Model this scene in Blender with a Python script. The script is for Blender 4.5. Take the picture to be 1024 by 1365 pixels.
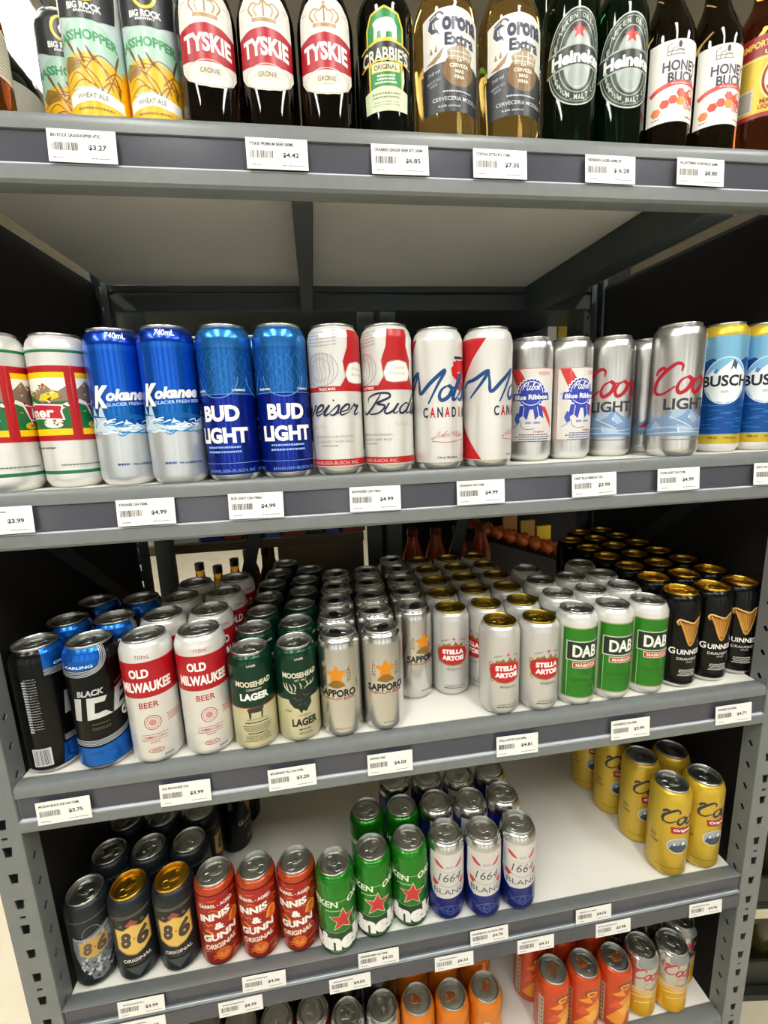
import bpy, bmesh, math, random
from math import sin, cos, pi, radians, atan2, hypot
from mathutils import Vector, Matrix
from mathutils.geometry import tessellate_polygon

random.seed(7)
for o in list(bpy.data.objects):
    bpy.data.objects.remove(o, do_unlink=True)
SC = bpy.context.scene
COL = SC.collection
Z0 = 1.5                      # height of the second shelf's deck above the floor

# ------------------------------------------------------------------ camera
CAM = (-0.05579, -0.62552, Z0 + 0.07068)
YAW, PITCH, ROLL = radians(8.2504), radians(11.1384), radians(2.1924)
def make_camera():
    fw = Vector((sin(YAW) * cos(PITCH), cos(YAW) * cos(PITCH), -sin(PITCH)))
    r = Vector((cos(YAW), -sin(YAW), 0))
    d = fw.cross(r)
    r2 = cos(ROLL) * r + sin(ROLL) * d
    d2 = -sin(ROLL) * r + cos(ROLL) * d
    cd = bpy.data.cameras.new('camera')
    cam = bpy.data.objects.new('camera', cd)
    COL.objects.link(cam)
    m = Matrix((r2, -d2, -fw)).transposed().to_4x4()
    m.translation = CAM
    cam.matrix_world = m
    cd.sensor_fit = 'HORIZONTAL'
    cd.sensor_width = 36
    cd.lens = 612.88 * 36 / 1024
    cd.clip_start = 0.01
    SC.camera = cam
make_camera()

# ------------------------------------------------------------------ light and exposure
SC.view_settings.view_transform = 'Standard'
SC.view_settings.look = 'None'
SC.view_settings.gamma = 1
SC.view_settings.use_curve_mapping = False
SC.view_settings.exposure = -0.22
W = bpy.data.worlds.new('world')
SC.world = W
W.use_nodes = True
W.node_tree.nodes['Background'].inputs[0].default_value = (1.0, 0.97, 0.9, 1)
W.node_tree.nodes['Background'].inputs[1].default_value = 0.07
LAMP = 50.0                   # strength of the ceiling tubes
LAMP_COL = (1.0, 0.985, 0.93, 1)

# ------------------------------------------------------------------ materials
def lin(c):
    return c / 12.92 if c <= 0.04045 else ((c + 0.055) / 1.055) ** 2.4
def rgb(h):
    h = h.lstrip('#')
    return tuple(lin(int(h[i:i + 2], 16) / 255) for i in (0, 2, 4)) + (1,)
MATS = {}
def mat(name, col, rough=0.5, metal=0.0, spec=0.5, emit=0, trans=0, coat=0, noise=None, bump=None, ior=1.45):
    if name in MATS:
        return MATS[name]
    m = bpy.data.materials.new(name)
    m.use_nodes = True
    nt = m.node_tree
    b = nt.nodes['Principled BSDF']
    c = rgb(col) if isinstance(col, str) else col
    b.inputs['Base Color'].default_value = c
    b.inputs['Roughness'].default_value = rough
    b.inputs['Metallic'].default_value = metal
    b.inputs['Specular IOR Level'].default_value = spec
    b.inputs['IOR'].default_value = ior
    b.inputs['Coat Weight'].default_value = coat
    b.inputs['Coat Roughness'].default_value = 0.08
    if trans:
        b.inputs['Transmission Weight'].default_value = trans
    if emit:
        b.inputs['Emission Color'].default_value = c
        b.inputs['Emission Strength'].default_value = emit
    if noise:                     # (scale, colour2, amount): mottled wear
        tc = nt.nodes.new('ShaderNodeTexCoord')
        n = nt.nodes.new('ShaderNodeTexNoise')
        n.inputs['Scale'].default_value = noise[0]
        n.inputs['Detail'].default_value = 5
        nt.links.new(tc.outputs['Object'], n.inputs['Vector'])
        cr = nt.nodes.new('ShaderNodeValToRGB')
        cr.color_ramp.elements[0].position = 0.5 - noise[2] / 2
        cr.color_ramp.elements[1].position = 0.5 + noise[2] / 2
        cr.color_ramp.elements[0].color = c
        cr.color_ramp.elements[1].color = rgb(noise[1])
        nt.links.new(n.outputs['Fac'], cr.inputs['Fac'])
        nt.links.new(cr.outputs['Color'], b.inputs['Base Color'])
    if bump:
        tc = nt.nodes.new('ShaderNodeTexCoord')
        n = nt.nodes.new('ShaderNodeTexNoise')
        n.inputs['Scale'].default_value = bump[0]
        nt.links.new(tc.outputs['Object'], n.inputs['Vector'])
        bp = nt.nodes.new('ShaderNodeBump')
        bp.inputs['Strength'].default_value = bump[1]
        bp.inputs['Distance'].default_value = 0.002
        nt.links.new(n.outputs['Fac'], bp.inputs['Height'])
        nt.links.new(bp.outputs['Normal'], b.inputs['Normal'])
    MATS[name] = m
    return m
def ink(h, metal=0.0, rough=0.35):
    """printed colour on a can or a label"""
    return mat('ink_%s_%d_%d' % (h.lstrip('#'), metal * 100, rough * 100), h, rough, metal)

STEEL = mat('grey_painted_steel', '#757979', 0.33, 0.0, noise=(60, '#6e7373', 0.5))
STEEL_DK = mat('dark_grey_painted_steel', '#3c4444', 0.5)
WHITE_DECK = mat('white_melamine', '#e9e7df', 0.42, noise=(9, '#e1dfd6', 0.6))
CHANNEL = mat('dark_price_strip_plastic', '#40454f', 0.2, noise=(3, '#4b4b52', 0.4))
CH_EDGE = mat('highlit_strip_lip', '#c9ced6', 0.3)  # lower lip painted pale to carry its highlight
PANEL = mat('dark_hardboard', '#17130e', 0.75, noise=(6, '#100d0a', 0.4))
HOLE = mat('slot_dark', '#0b0b0b', 0.9)
PAPER = mat('white_card', '#ecebe6', 0.55)
TAGINK = mat('tag_print', '#252527', 0.6)
ALU = mat('aluminium_lid', '#b9bab6', 0.3, 1.0, bump=(180, 0.05))
OLIVELID = mat('olive_gold_lid', '#a08a3a', 0.3, 1.0, bump=(180, 0.05))
GOLDLID = mat('gold_lid', '#c8a03a', 0.28, 1.0, bump=(180, 0.05))
BLACKTAB = mat('black_tab', '#0e0e10', 0.3, 0.3)
COPPERTAB = mat('copper_tab', '#a8622c', 0.35, 0.7)
GLASSDROP = None

# ------------------------------------------------------------------ objects
def link(o, parent=None):
    COL.objects.link(o)
    if parent is not None:
        o.parent = parent
    return o
def empty(name, loc, label, cat, group=None, rz=0.0):
    o = bpy.data.objects.new(name, None)
    o.empty_display_size = 0.03
    o.location = loc
    o.rotation_euler = (0, 0, rz)
    tag(o, label, cat, group)
    return link(o)
def tag(o, label, cat, group=None, kind=None):
    o['label'] = label
    o['category'] = cat
    if group:
        o['group'] = group
    if kind:
        o['kind'] = kind
    return o
def mesh_of(name, bm, mats, smooth=False):
    me = bpy.data.meshes.new(name)
    bm.to_mesh(me)
    bm.free()
    for m in (mats if isinstance(mats, (list, tuple)) else [mats]):
        me.materials.append(m)
    if smooth:
        for p in me.polygons:
            p.use_smooth = True
    return me
def obj(name, me, parent=None, loc=(0, 0, 0), rot=(0, 0, 0)):
    o = bpy.data.objects.new(name, me)
    o.location = loc
    o.rotation_euler = rot
    return link(o, parent)
def structure(o):
    o['kind'] = 'structure'
    return o
def add_box(bm, lo, hi, mi=0, bevel=0.0):
    x0, y0, z0 = lo
    x1, y1, z1 = hi
    vs = [bm.verts.new(p) for p in ((x0, y0, z0), (x1, y0, z0), (x1, y1, z0), (x0, y1, z0), (x0, y0, z1), (x1, y0, z1), (x1, y1, z1), (x0, y1, z1))]
    fs = [bm.faces.new([vs[i] for i in f]) for f in ((3, 2, 1, 0), (4, 5, 6, 7), (0, 1, 5, 4), (1, 2, 6, 5), (2, 3, 7, 6), (3, 0, 4, 7))]
    for f in fs:
        f.material_index = mi
    if bevel:
        es = list({e for f in fs for e in f.edges})
        bmesh.ops.bevel(bm, geom=es, offset=bevel, segments=2, affect='EDGES', profile=0.5)
    return bm
def box_mesh(name, lo, hi, m, bevel=0.0):
    return mesh_of(name, add_box(bmesh.new(), lo, hi, 0, bevel), m)
def extrude_x(bm, prof, x0, x1, mi=0):
    """closed (y, z) outline swept from x0 to x1 with end caps"""
    a = [bm.verts.new((x0, y, z)) for y, z in prof]
    b = [bm.verts.new((x1, y, z)) for y, z in prof]
    n = len(prof)
    for i in range(n):
        j = (i + 1) % n
        bm.faces.new((a[i], b[i], b[j], a[j])).material_index = mi
    for ring, flip in ((a, True), (b, False)):
        co = [v.co for v in ring]
        for t in tessellate_polygon([co]):
            try:
                bm.faces.new([ring[k] for k in t]).material_index = mi
            except ValueError:
                pass
    bmesh.ops.recalc_face_normals(bm, faces=bm.faces[:])
    return bm
def lathe(bm, prof, seg=48, mi=0, bands=None, close_bottom=False, close_top=False):
    """prof: list of (r, z); bands: function z_mid -> material index"""
    rings = []
    for r, z in prof:
        if r < 1e-6:
            rings.append([bm.verts.new((0, 0, z))])
        else:
            rings.append([bm.verts.new((r * sin(2 * pi * k / seg), -r * cos(2 * pi * k / seg), z)) for k in range(seg)])
    for (a, b), (p, q) in zip(zip(rings, rings[1:]), zip(prof, prof[1:])):
        i = bands((p[1] + q[1]) / 2) if bands else mi
        for k in range(seg):
            j = (k + 1) % seg
            if len(a) == 1 and len(b) == 1:
                continue
            if len(a) == 1:
                f = bm.faces.new((a[0], b[j], b[k]))
            elif len(b) == 1:
                f = bm.faces.new((a[k], a[j], b[0]))
            else:
                f = bm.faces.new((a[k], a[j], b[j], b[k]))
            f.material_index = i
    return bm
def shade(me, angle=40):
    for p in me.polygons:
        p.use_smooth = True
    bm = bmesh.new()
    bm.from_mesh(me)
    for e in bm.edges:
        if len(e.link_faces) == 2 and e.calc_face_angle() > radians(angle):
            e.smooth = False
    bm.to_mesh(me)
    bm.free()
    return me

# ------------------------------------------------------------------ flat artwork that is wrapped on a can or a bottle
TEXT_CACHE = {}
def text_tris(txt, bold=0.0, shear=0.0):
    key = (txt, bold, shear)
    if key not in TEXT_CACHE:
        cu = bpy.data.curves.new('lettering', 'FONT')
        cu.body = txt
        cu.size = 1
        cu.offset = bold
        cu.shear = shear
        cu.resolution_u = 3
        cu.fill_mode = 'FRONT'
        ob = bpy.data.objects.new('lettering', cu)
        COL.objects.link(ob)
        dg = bpy.context.evaluated_depsgraph_get()
        me = bpy.data.meshes.new_from_object(ob.evaluated_get(dg))
        me.calc_loop_triangles()
        v = [(p.co.x, p.co.y) for p in me.vertices]
        t = [tuple(x.vertices) for x in me.loop_triangles]
        bpy.data.objects.remove(ob)
        bpy.data.curves.remove(cu)
        bpy.data.meshes.remove(me)
        TEXT_CACHE[key] = (v, t)
    return TEXT_CACHE[key]
def spline(pts, n=6, closed=False):
    P = [Vector(p) for p in pts]
    out = []
    N = len(P)
    for i in range(N if closed else N - 1):
        p0 = P[(i - 1) % N] if closed or i > 0 else P[0]
        p1, p2 = P[i], P[(i + 1) % N]
        p3 = P[(i + 2) % N] if closed or i + 2 < N else P[-1]
        for k in range(n):
            t = k / n
            out.append(0.5 * ((2 * p1) + (p2 - p0) * t + (2 * p0 - 5 * p1 + 4 * p2 - p3) * t * t + (3 * p1 - p0 - 3 * p2 + p3) * t ** 3))
    if not closed:
        out.append(P[-1])
    return [(p.x, p.y) for p in out]
SCRIPT = {   # running hand: strokes per letter (x-height 1) and its advance
    'o': ([[(.36, .98), (.1, .75), (.08, .3), (.3, 0), (.58, .25), (.62, .75), (.36, .98), (.55, .82), (.8, .85)]], .72),
    'u': ([[(0, .85), (.08, .95), (.06, .25), (.28, 0), (.55, .3), (.64, .95), (.6, .2), (.74, .02), (.88, .2)]], .86),
    'd': ([[(.6, .8), (.3, .98), (.05, .5), (.25, .02), (.55, .3), (.78, 1.85), (.62, .3), (.76, .02), (.95, .2)]], .93),
    'w': ([[(0, .85), (.1, .95), (.08, .2), (.26, 0), (.5, .85), (.48, .15), (.68, .02), (.92, .6), (.88, .98), (1.1, .85)]], 1.08),
    'e': ([[(.0, .25), (.45, .5), (.42, .92), (.2, .95), (.06, .45), (.25, .02), (.62, .28)]], .6),
    'i': ([[(.0, .3), (.18, .95), (.12, .2), (.25, .02), (.44, .25)], [(.26, 1.35), (.3, 1.42)]], .42),
    's': ([[(.0, .25), (.3, .95), (.42, .35), (.28, .02), (.06, .12)], [(.4, .2), (.55, .25)]], .52),
    'r': ([[(.0, .3), (.16, 1.02), (.28, .8), (.5, .88), (.42, .25), (.55, .02), (.74, .25)]], .7),
    'l': ([[(.0, .25), (.42, 1.5), (.3, 1.85), (.16, 1.2), (.14, .2), (.28, .02), (.46, .25)]], .44),
    'n': ([[(0, .8), (.1, .95), (.06, .02), (.1, .55), (.38, .98), (.52, .7), (.48, .2), (.6, .02), (.78, .2)]], .74),
    'C': ([[(.0, 1.12), (.02, 1.4), (.24, 1.56), (.42, 1.42)], [(1.14, 1.3), (1.08, 1.66), (.78, 1.78), (.38, 1.3), (.14, .66), (.28, .08), (.72, -.02), (1.16, .42)]], 1.2),
    'M': ([[(-.55, .85), (-.42, 1.2), (.0, 1.38), (.55, 1.88), (.42, 1.0), (.1, .1)], [(.58, 1.85), (.82, 1.2), (1.12, .5), (1.5, 1.2), (2.0, 1.98), (1.9, 1.0), (1.78, -.2)]], 2.12),
    'B': ([[(.55, 1.8), (.4, .6), (.1, .0), (-.2, .3)], [(-.1, 1.1), (-.15, 1.6), (.3, 1.92), (.95, 1.9), (1.15, 1.5), (.6, 1.0), (1.15, .75), (1.05, .15), (.6, -.02), (.2, .15)]], 1.25),
    'J': ([[(.1, 1.3), (.5, 1.8), (.5, .6), (.1, -.6), (-.1, -.2), (.6, .4)]], .7),
    'P': ([[(.3, 1.7), (.15, 0)], [(0, 1.3), (.4, 1.8), (.85, 1.45), (.5, .9), (.25, .85)]], .8),
    'h': ([[(0, .2), (.4, 1.6), (.2, 1.7), (.1, .0), (.3, .9), (.5, .5), (.5, .05), (.7, .2)]], .7),
    'a': ([[(.55, .85), (.25, .98), (.05, .45), (.25, .02), (.52, .4), (.6, .95), (.55, .2), (.7, .02), (.85, .2)]], .82),
    'b': ([[(0, .3), (.35, 1.6), (.2, 1.7), (.1, .3), (.3, .0), (.55, .4), (.4, .85), (.2, .6)], [(.5, .75), (.72, .8)]], .66),
    't': ([[(.0, .3), (.25, 1.6), (.15, .3), (.3, .02), (.5, .25)], [(-.05, 1.1), (.45, 1.15)]], .46),
}
def join_meshes(name, a, b, nb=None):
    """mesh a with the print b laid on it; nb: the print's normals. Normals of a are its smooth ones"""
    na = [n.vector.copy() for n in a.vertex_normals]
    mats = list(a.materials)
    remap = []
    for m in b.materials:
        if m not in mats:
            mats.append(m)
        remap.append(mats.index(m))
    V = [v.co[:] for v in a.vertices] + [v.co[:] for v in b.vertices]
    k = len(a.vertices)
    F = [tuple(p.vertices) for p in a.polygons] + [tuple(k + i for i in p.vertices) for p in b.polygons]
    M = [p.material_index for p in a.polygons] + [remap[p.material_index] for p in b.polygons]
    me = bpy.data.meshes.new(name)
    me.from_pydata(V, [], F)
    for m in mats:
        me.materials.append(m)
    me.polygons.foreach_set('material_index', M)
    if nb is not None:
        me.polygons.foreach_set('use_smooth', [True] * len(F))
        me.normals_split_custom_set_from_vertices(na + list(nb))
    bpy.data.meshes.remove(a)
    bpy.data.meshes.remove(b)
    return me
class Art:
    """flat print in millimetres: x along the circumference from the label's middle, y up from the foot"""
    def __init__(self):
        self.items = []
        self.mats = []
        self.layer = 0
    def mi(self, m):
        if m not in self.mats:
            self.mats.append(m)
        return self.mats.index(m)
    def tris(self, verts, tris, m):
        self.items.append((verts, tris, self.mi(m), self.layer))
        self.layer += 1
    def poly(self, pts, m):
        t = tessellate_polygon([[Vector((x, y, 0)) for x, y in pts]])
        self.tris(list(pts), [tuple(q) for q in t], m)
    def polys(self, lst, m):
        V, T = [], []
        for pts in lst:
            b = len(V)
            V += list(pts)
            T += [tuple(b + i for i in q) for q in tessellate_polygon([[Vector((x, y, 0)) for x, y in pts]])]
        self.tris(V, T, m)
    def rect(self, x0, y0, x1, y1, m):
        self.poly([(x0, y0), (x1, y0), (x1, y1), (x0, y1)], m)
    def disc(self, cx, cy, rx, ry, m, n=28, a0=0, a1=2 * pi):
        self.poly([(cx + rx * cos(a0 + (a1 - a0) * k / n), cy + ry * sin(a0 + (a1 - a0) * k / n)) for k in range(n)], m)
    def ring(self, cx, cy, rx, ry, w, m, a0=0.0, a1=360.0, n=36):
        pts = [(cx + rx * cos(radians(a0 + (a1 - a0) * k / n)), cy + ry * sin(radians(a0 + (a1 - a0) * k / n))) for k in range(n + 1)]
        self.line(pts, w, m, smooth=False)
    def star(self, cx, cy, r, m, k=0.42, rot=0, n=5):
        self.poly([((r if i % 2 == 0 else r * k) * sin(rot + pi * i / n) + cx, (r if i % 2 == 0 else r * k) * cos(rot + pi * i / n) + cy) for i in range(2 * n)], m)
    def line(self, pts, w, m, smooth=True, taper=False):
        self.lines([pts], w, m, smooth, taper)
    def lines(self, lst, w, m, smooth=True, taper=False):
        V, T = [], []
        for pts in lst:
            P = spline(pts) if smooth and len(pts) > 2 else list(pts)
            n = len(P)
            b = len(V)
            for i, (x, y) in enumerate(P):
                ax, ay = P[max(i - 1, 0)]
                bx, by = P[min(i + 1, n - 1)]
                dx, dy = bx - ax, by - ay
                L = hypot(dx, dy) or 1
                ww = w / 2 * ((0.35 + 0.65 * sin(pi * (i + .5) / n)) if taper else 1)
                V += [(x - dy / L * ww, y + dx / L * ww), (x + dy / L * ww, y - dx / L * ww)]
                if i:
                    q = b + 2 * i
                    T += [(q - 2, q - 1, q + 1), (q - 2, q + 1, q)]
        self.tris(V, T, m)
    def text(self, txt, cx, cy, h, m, w=None, bold=0.0, shear=0.0, slope=0.0, arc=0.0, font_h=None):
        """text centred on (cx, cy): its box is h high and w wide (w None keeps the face's own width)"""
        v, t = text_tris(txt, bold, shear)
        if not v:
            return
        x0, x1 = min(p[0] for p in v), max(p[0] for p in v)
        y0, y1 = min(p[1] for p in v), max(p[1] for p in v)
        sy = h / max(y1 - y0, 1e-6)
        sx = w / max(x1 - x0, 1e-6) if w else sy
        V = []
        for x, y in v:
            X = (x - (x0 + x1) / 2) * sx
            Y = (y - (y0 + y1) / 2) * sy
            V.append((cx + X, cy + Y + slope * X + arc * X * X))
        self.tris(V, t, m)
    def vtext(self, txt, cx, cy, h, m, w=None, bold=0.0):
        """text that runs upwards"""
        v, t = text_tris(txt, bold, 0)
        x0, x1 = min(p[0] for p in v), max(p[0] for p in v)
        y0, y1 = min(p[1] for p in v), max(p[1] for p in v)
        sy = h / (y1 - y0)
        sx = w / (x1 - x0) if w else sy
        self.tris([(cx - (y - (y0 + y1) / 2) * sy, cy + (x - (x0 + x1) / 2) * sx) for x, y in v], t, m)
    def script(self, word, cx, cy, xh, m, w=None, pen=0.16, shear=0.25, slope=0.0):
        x = 0
        S = []
        for ch in word:
            st, adv = SCRIPT[ch]
            for s in st:
                S.append([(x + px + shear * py, py) for px, py in s])
            x += adv
        k = (w / x) if w else xh
        out = [[(cx + (px - x / 2) * k, cy + py * xh + slope * (px - x / 2) * k) for px, py in spline(s)] for s in S]
        self.lines(out, pen * xh, m, smooth=False, taper=True)
    def textlines(self, cx, y, w, n, m, pitch=2.4, h=1.1, seed=1):
        """rows of tiny unreadable print: short dashes"""
        rnd = random.Random(seed)
        L = []
        for k in range(n):
            ww = w * rnd.uniform(.75, 1)
            x = cx - ww / 2
            while x < cx + ww / 2:
                q = rnd.uniform(1.2, 3.6)
                L.append([(x, y - k * pitch), (min(x + q, cx + ww / 2), y - k * pitch), (min(x + q, cx + ww / 2), y - k * pitch + h), (x, y - k * pitch + h)])
                x += q + .7
        self.polys(L, m)
    def barcode(self, x0, y0, x1, y1, m, seed=2):
        rnd = random.Random(seed)
        x = x0
        L = []
        while x < x1:
            q = rnd.choice((.35, .5, .9))
            L.append([(x, y0), (min(x + q, x1), y0), (min(x + q, x1), y1), (x, y1)])
            x += q + rnd.choice((.4, .6, .9))
        self.polys(L, m)
    def flat(self, name, lift=0.00015, step=0.00004):
        """mesh lying in the x-z plane and facing -y, metres"""
        bm = bmesh.new()
        for V, T, mi, ly in self.items:
            vs = [bm.verts.new((x / 1000, -(lift + ly * step), y / 1000)) for x, y in V]
            for t in T:
                try:
                    f = bm.faces.new([vs[i] for i in t])
                    f.material_index = mi
                    if f.normal.y > 0 or f.calc_area() < 0:
                        pass
                except ValueError:
                    pass
        bm.normal_update()
        fl = [f for f in bm.faces if f.normal.y > 0]
        bmesh.ops.reverse_faces(bm, faces=fl)
        return mesh_of(name, bm, self.mats)
    def wrap(self, name, radius, R, lift=0.00018, step=0.00003, cut=3.0):
        """radius(z in mm) -> radius in mm of the surface; R the radius that lengths along x refer to"""
        bm = bmesh.new()
        for V, T, mi, ly in self.items:
            vs = [bm.verts.new((x, y, ly)) for x, y in V]
            for t in T:
                try:
                    bm.faces.new([vs[i] for i in t]).material_index = mi
                except ValueError:
                    pass
        bm.normal_update()
        bmesh.ops.reverse_faces(bm, faces=[f for f in bm.faces if f.normal.z < 0])
        xs = [v.co.x for v in bm.verts]
        ys = [v.co.y for v in bm.verts]
        k = math.floor(min(xs) / cut)
        while k * cut < max(xs):
            bmesh.ops.bisect_plane(bm, geom=bm.verts[:] + bm.edges[:] + bm.faces[:], plane_co=(k * cut, 0, 0), plane_no=(1, 0, 0))
            k += 1
        rad0 = radius((min(ys) + max(ys)) / 2)
        y = min(ys)
        while y < max(ys):
            if abs(radius(y - 2) - radius(y)) > .05 or abs(radius(y + 2) - radius(y)) > .05:
                bmesh.ops.bisect_plane(bm, geom=bm.verts[:] + bm.edges[:] + bm.faces[:], plane_co=(0, y, 0), plane_no=(0, 1, 0))
            y += 2
        st = min(step, .0006 / max(self.layer, 1))
        nor = []
        for v in bm.verts:
            a = v.co.x / R
            r = radius(v.co.y) / 1000 + lift + v.co.z * st
            dr = (radius(v.co.y + .5) - radius(v.co.y - .5))
            n = Vector((sin(a), -cos(a), -dr)).normalized()
            nor.append(n)
            v.co = (r * sin(a), -r * cos(a), v.co.y / 1000)
        me = mesh_of(name, bm, self.mats, smooth=True)
        me.normals_split_custom_set_from_vertices(nor)
        self.normals = nor
        return me

# ------------------------------------------------------------------ the room
def room():
    fl = mat('beige_floor_tile', '#e6dcc6', 0.3, noise=(5, '#d6c9ac', 0.5))
    nt = fl.node_tree
    structure(obj('floor', box_mesh('floor', (-6, -4, -0.1), (6, 9, 0), fl)))
    wl = mat('pale_wall_paint', '#b9b4a6', 0.7)
    structure(obj('ceiling', box_mesh('ceiling', (-6, -4, 3.0), (6, 9, 3.1), mat('ceiling_tile', '#8d897c', 0.8, noise=(14, '#817d71', 0.5)))))
    structure(obj('wall_back', box_mesh('wall_back', (-6, 9, 0), (6, 9.1, 3.0), wl)))
    structure(obj('wall_left', box_mesh('wall_left', (-6.1, -4, 0), (-6, 9, 3.0), wl)))
    structure(obj('wall_right', box_mesh('wall_right', (6, -4, 0), (6.1, 9, 3.0), wl)))
    structure(obj('wall_front', box_mesh('wall_front', (-6, -4.1, 0), (6, -4, 3.0), wl)))
room()
PANE_GLOW = mat('window_fill_glow', '#f4f6f6', .5, emit=2.4)
WINFRAME = mat('fill_window_white', '#d8d6d0', .4)
def fill_window(n, x, w):  # unseen glowing panes, added for front fill and upright streaks on the cans
    fr = bmesh.new()
    z0, z1, y = .25, 2.55, -3.998
    add_box(fr, (x - w / 2 - .06, y, z0 - .06), (x - w / 2, y + .07, z1 + .06), 0, .004)
    add_box(fr, (x + w / 2, y, z0 - .06), (x + w / 2 + .06, y + .07, z1 + .06), 0, .004)
    add_box(fr, (x - w / 2, y, z0 - .06), (x + w / 2, y + .07, z0), 0, .004)
    add_box(fr, (x - w / 2, y, z1), (x + w / 2, y + .07, z1 + .06), 0, .004)
    o = structure(obj('fill_window_%d' % n, mesh_of('fill_window_frame', fr, WINFRAME)))
    pane = box_mesh('fill_window_pane', (x - w / 2, y + .01, z0), (x + w / 2, y + .02, z1), PANE_GLOW)
    obj('fill_window_pane', pane, o)
for i, x in enumerate((-4.3, -2.75, -1.2, .35, 1.9, 3.45)):
    fill_window(i + 1, x, .62)

TUBE = mat('lit_lamp_diffuser', LAMP_COL, 0.5, emit=LAMP)
LAMP_WHITE = mat('lamp_housing', '#e8e6de', 0.5)
def ceiling_lamp(x, y, lx, ly, label):
    e = empty('ceiling_lamp', (x, y, 3.0), label, 'lamp', 'ceiling lamps')
    hb = bmesh.new()
    add_box(hb, (-lx / 2 - .02, -ly / 2 - .02, -.06), (lx / 2 + .02, ly / 2 + .02, 0), 0, .006)
    obj('housing', mesh_of('lamp_housing', hb, LAMP_WHITE), e)
    db = bmesh.new()
    add_box(db, (-lx / 2, -ly / 2, -.075), (lx / 2, ly / 2, -.0605), 0, .005)
    obj('diffuser', mesh_of('lamp_diffuser', db, TUBE), e)
ceiling_lamp(-.965, 1.6, .16, 2.4, 'long lit ceiling lamp beyond the shelves above the brown bottles')
for x, y, lab in ((-2.7, 1.2, 'added unseen ceiling lamp brightening the bare floor beside the rack'), (-1.2, 4.6, 'added unseen ceiling lamp brightening the floor far behind the rack'), (2.6, 1.4, 'added unseen ceiling lamp brightening the floor past the black crates')):  # unseen lamps added to brighten the floor
    ceiling_lamp(x, y, .15, 1.8, lab)
for i, x in enumerate((-1.6, -.55, .5, 1.55)):
    ceiling_lamp(x, -1.15, .15, 1.2, 'long lit ceiling lamp over the aisle in front of the shelves')

# ------------------------------------------------------------------ the shelving rack
XL, XR, DEPTH = -0.501, 0.702, 0.62
SHELVES = {1: 0.417, 2: 0.0, 3: -0.4106, 4: -0.816, 5: -1.168}
LEDGE = {1: .02, 2: .02, 3: .022, 4: .026, 5: .028}
def beam_profile(ledge, n):
    if n == 4:                    # shallower nose: two strips sit right under the ledge
        return [(ledge, -.017), (ledge, -.0008), (ledge - .004, .001), (.010, .004), (.004, .006), (.0005, .0055), (0, .0035), (.004, .003),
                (.004, -.0290), (-.001, -.0297), (-.0035, -.032), (-.0035, -.056), (-.001, -.060), (.004, -.062), (ledge, -.062), (ledge, -.059), (.006, -.058), (.006, -.018)]
    return [(ledge, -.017), (ledge, -.0008), (ledge - .004, .0012), (.008, .0014), (.003, .0005), (.0005, -.003), (0, -.009), (0, -.0165), (.004, -.0172),
            (.004, -.0505), (-.001, -.0512), (-.0035, -.0535), (-.0035, -.068), (-.001, -.0715), (.004, -.073), (ledge, -.073), (ledge, -.070), (.006, -.069), (.006, -.018)]
SHELF_LABEL = {1: 'grey steel shelf with pale underside carrying the bottles, topmost of the rack',
               2: 'grey steel shelf carrying the tallest blue, white and silver cans',
               3: 'grey steel shelf with white deck carrying the many rows of lidded cans',
               4: 'grey steel shelf with two price strips and half empty white deck',
               5: 'grey steel shelf carrying orange cans, lowest in the rack'}
def make_shelf(n):
    z = Z0 + SHELVES[n]
    e = empty('rack_shelf', (0, 0, z), SHELF_LABEL[n], 'shelf', 'shelves of the beer rack')
    L = LEDGE[n]
    bm = extrude_x(bmesh.new(), beam_profile(L, n), XL + .0005, XR - .0005)
    obj('front_beam', shade(mesh_of('front_beam', bm, STEEL), 35), e)
    bm = bmesh.new()
    c0, c1 = (.0026, -.0285) if n == 4 else (-.0178, -.0498)
    add_box(bm, (XL + .003, .0025, c1), (XR - .003, .004, c0))
    obj('price_strip', mesh_of('price_strip', bm, CHANNEL), e)
    bm = bmesh.new()
    add_box(bm, (XL + .003, -.0022 if n != 4 else -.0012, c1 - .0037 if n != 4 else c1 - .002), (XR - .003, .002, c1 - .001), 0, .0006)
    obj('strip_lip', mesh_of('strip_lip', bm, CH_EDGE), e)
    if n == 4:
        bm = bmesh.new()
        add_box(bm, (XL + .003, -.006, -.0605), (XR - .003, -.0036, -.0315), 0, .0008)
        obj('price_strip', mesh_of('lower_price_strip', bm, CHANNEL), e)
    bm = bmesh.new()
    add_box(bm, (XL + .001, L + .0005, -.016), (XR - .001, DEPTH - .03, 0))
    obj('deck_board', mesh_of('deck_board', bm, WHITE_DECK), e)
    bm = bmesh.new()
    for a, b in ((0, .03), (.036, .073)):
        add_box(bm, (XL + .001, DEPTH - .03, -b), (XR - .001, DEPTH - .004 - .008 * (a > 0), -a if a else -.0165), 0, .002)
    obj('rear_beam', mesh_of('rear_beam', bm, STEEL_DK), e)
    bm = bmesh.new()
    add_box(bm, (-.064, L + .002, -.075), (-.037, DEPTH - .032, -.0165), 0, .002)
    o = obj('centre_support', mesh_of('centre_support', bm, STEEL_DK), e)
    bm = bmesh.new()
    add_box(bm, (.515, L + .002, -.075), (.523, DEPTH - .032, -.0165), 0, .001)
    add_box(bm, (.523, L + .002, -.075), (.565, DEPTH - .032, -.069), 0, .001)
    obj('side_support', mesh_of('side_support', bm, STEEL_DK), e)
for n in SHELVES:
    make_shelf(n)

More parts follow.
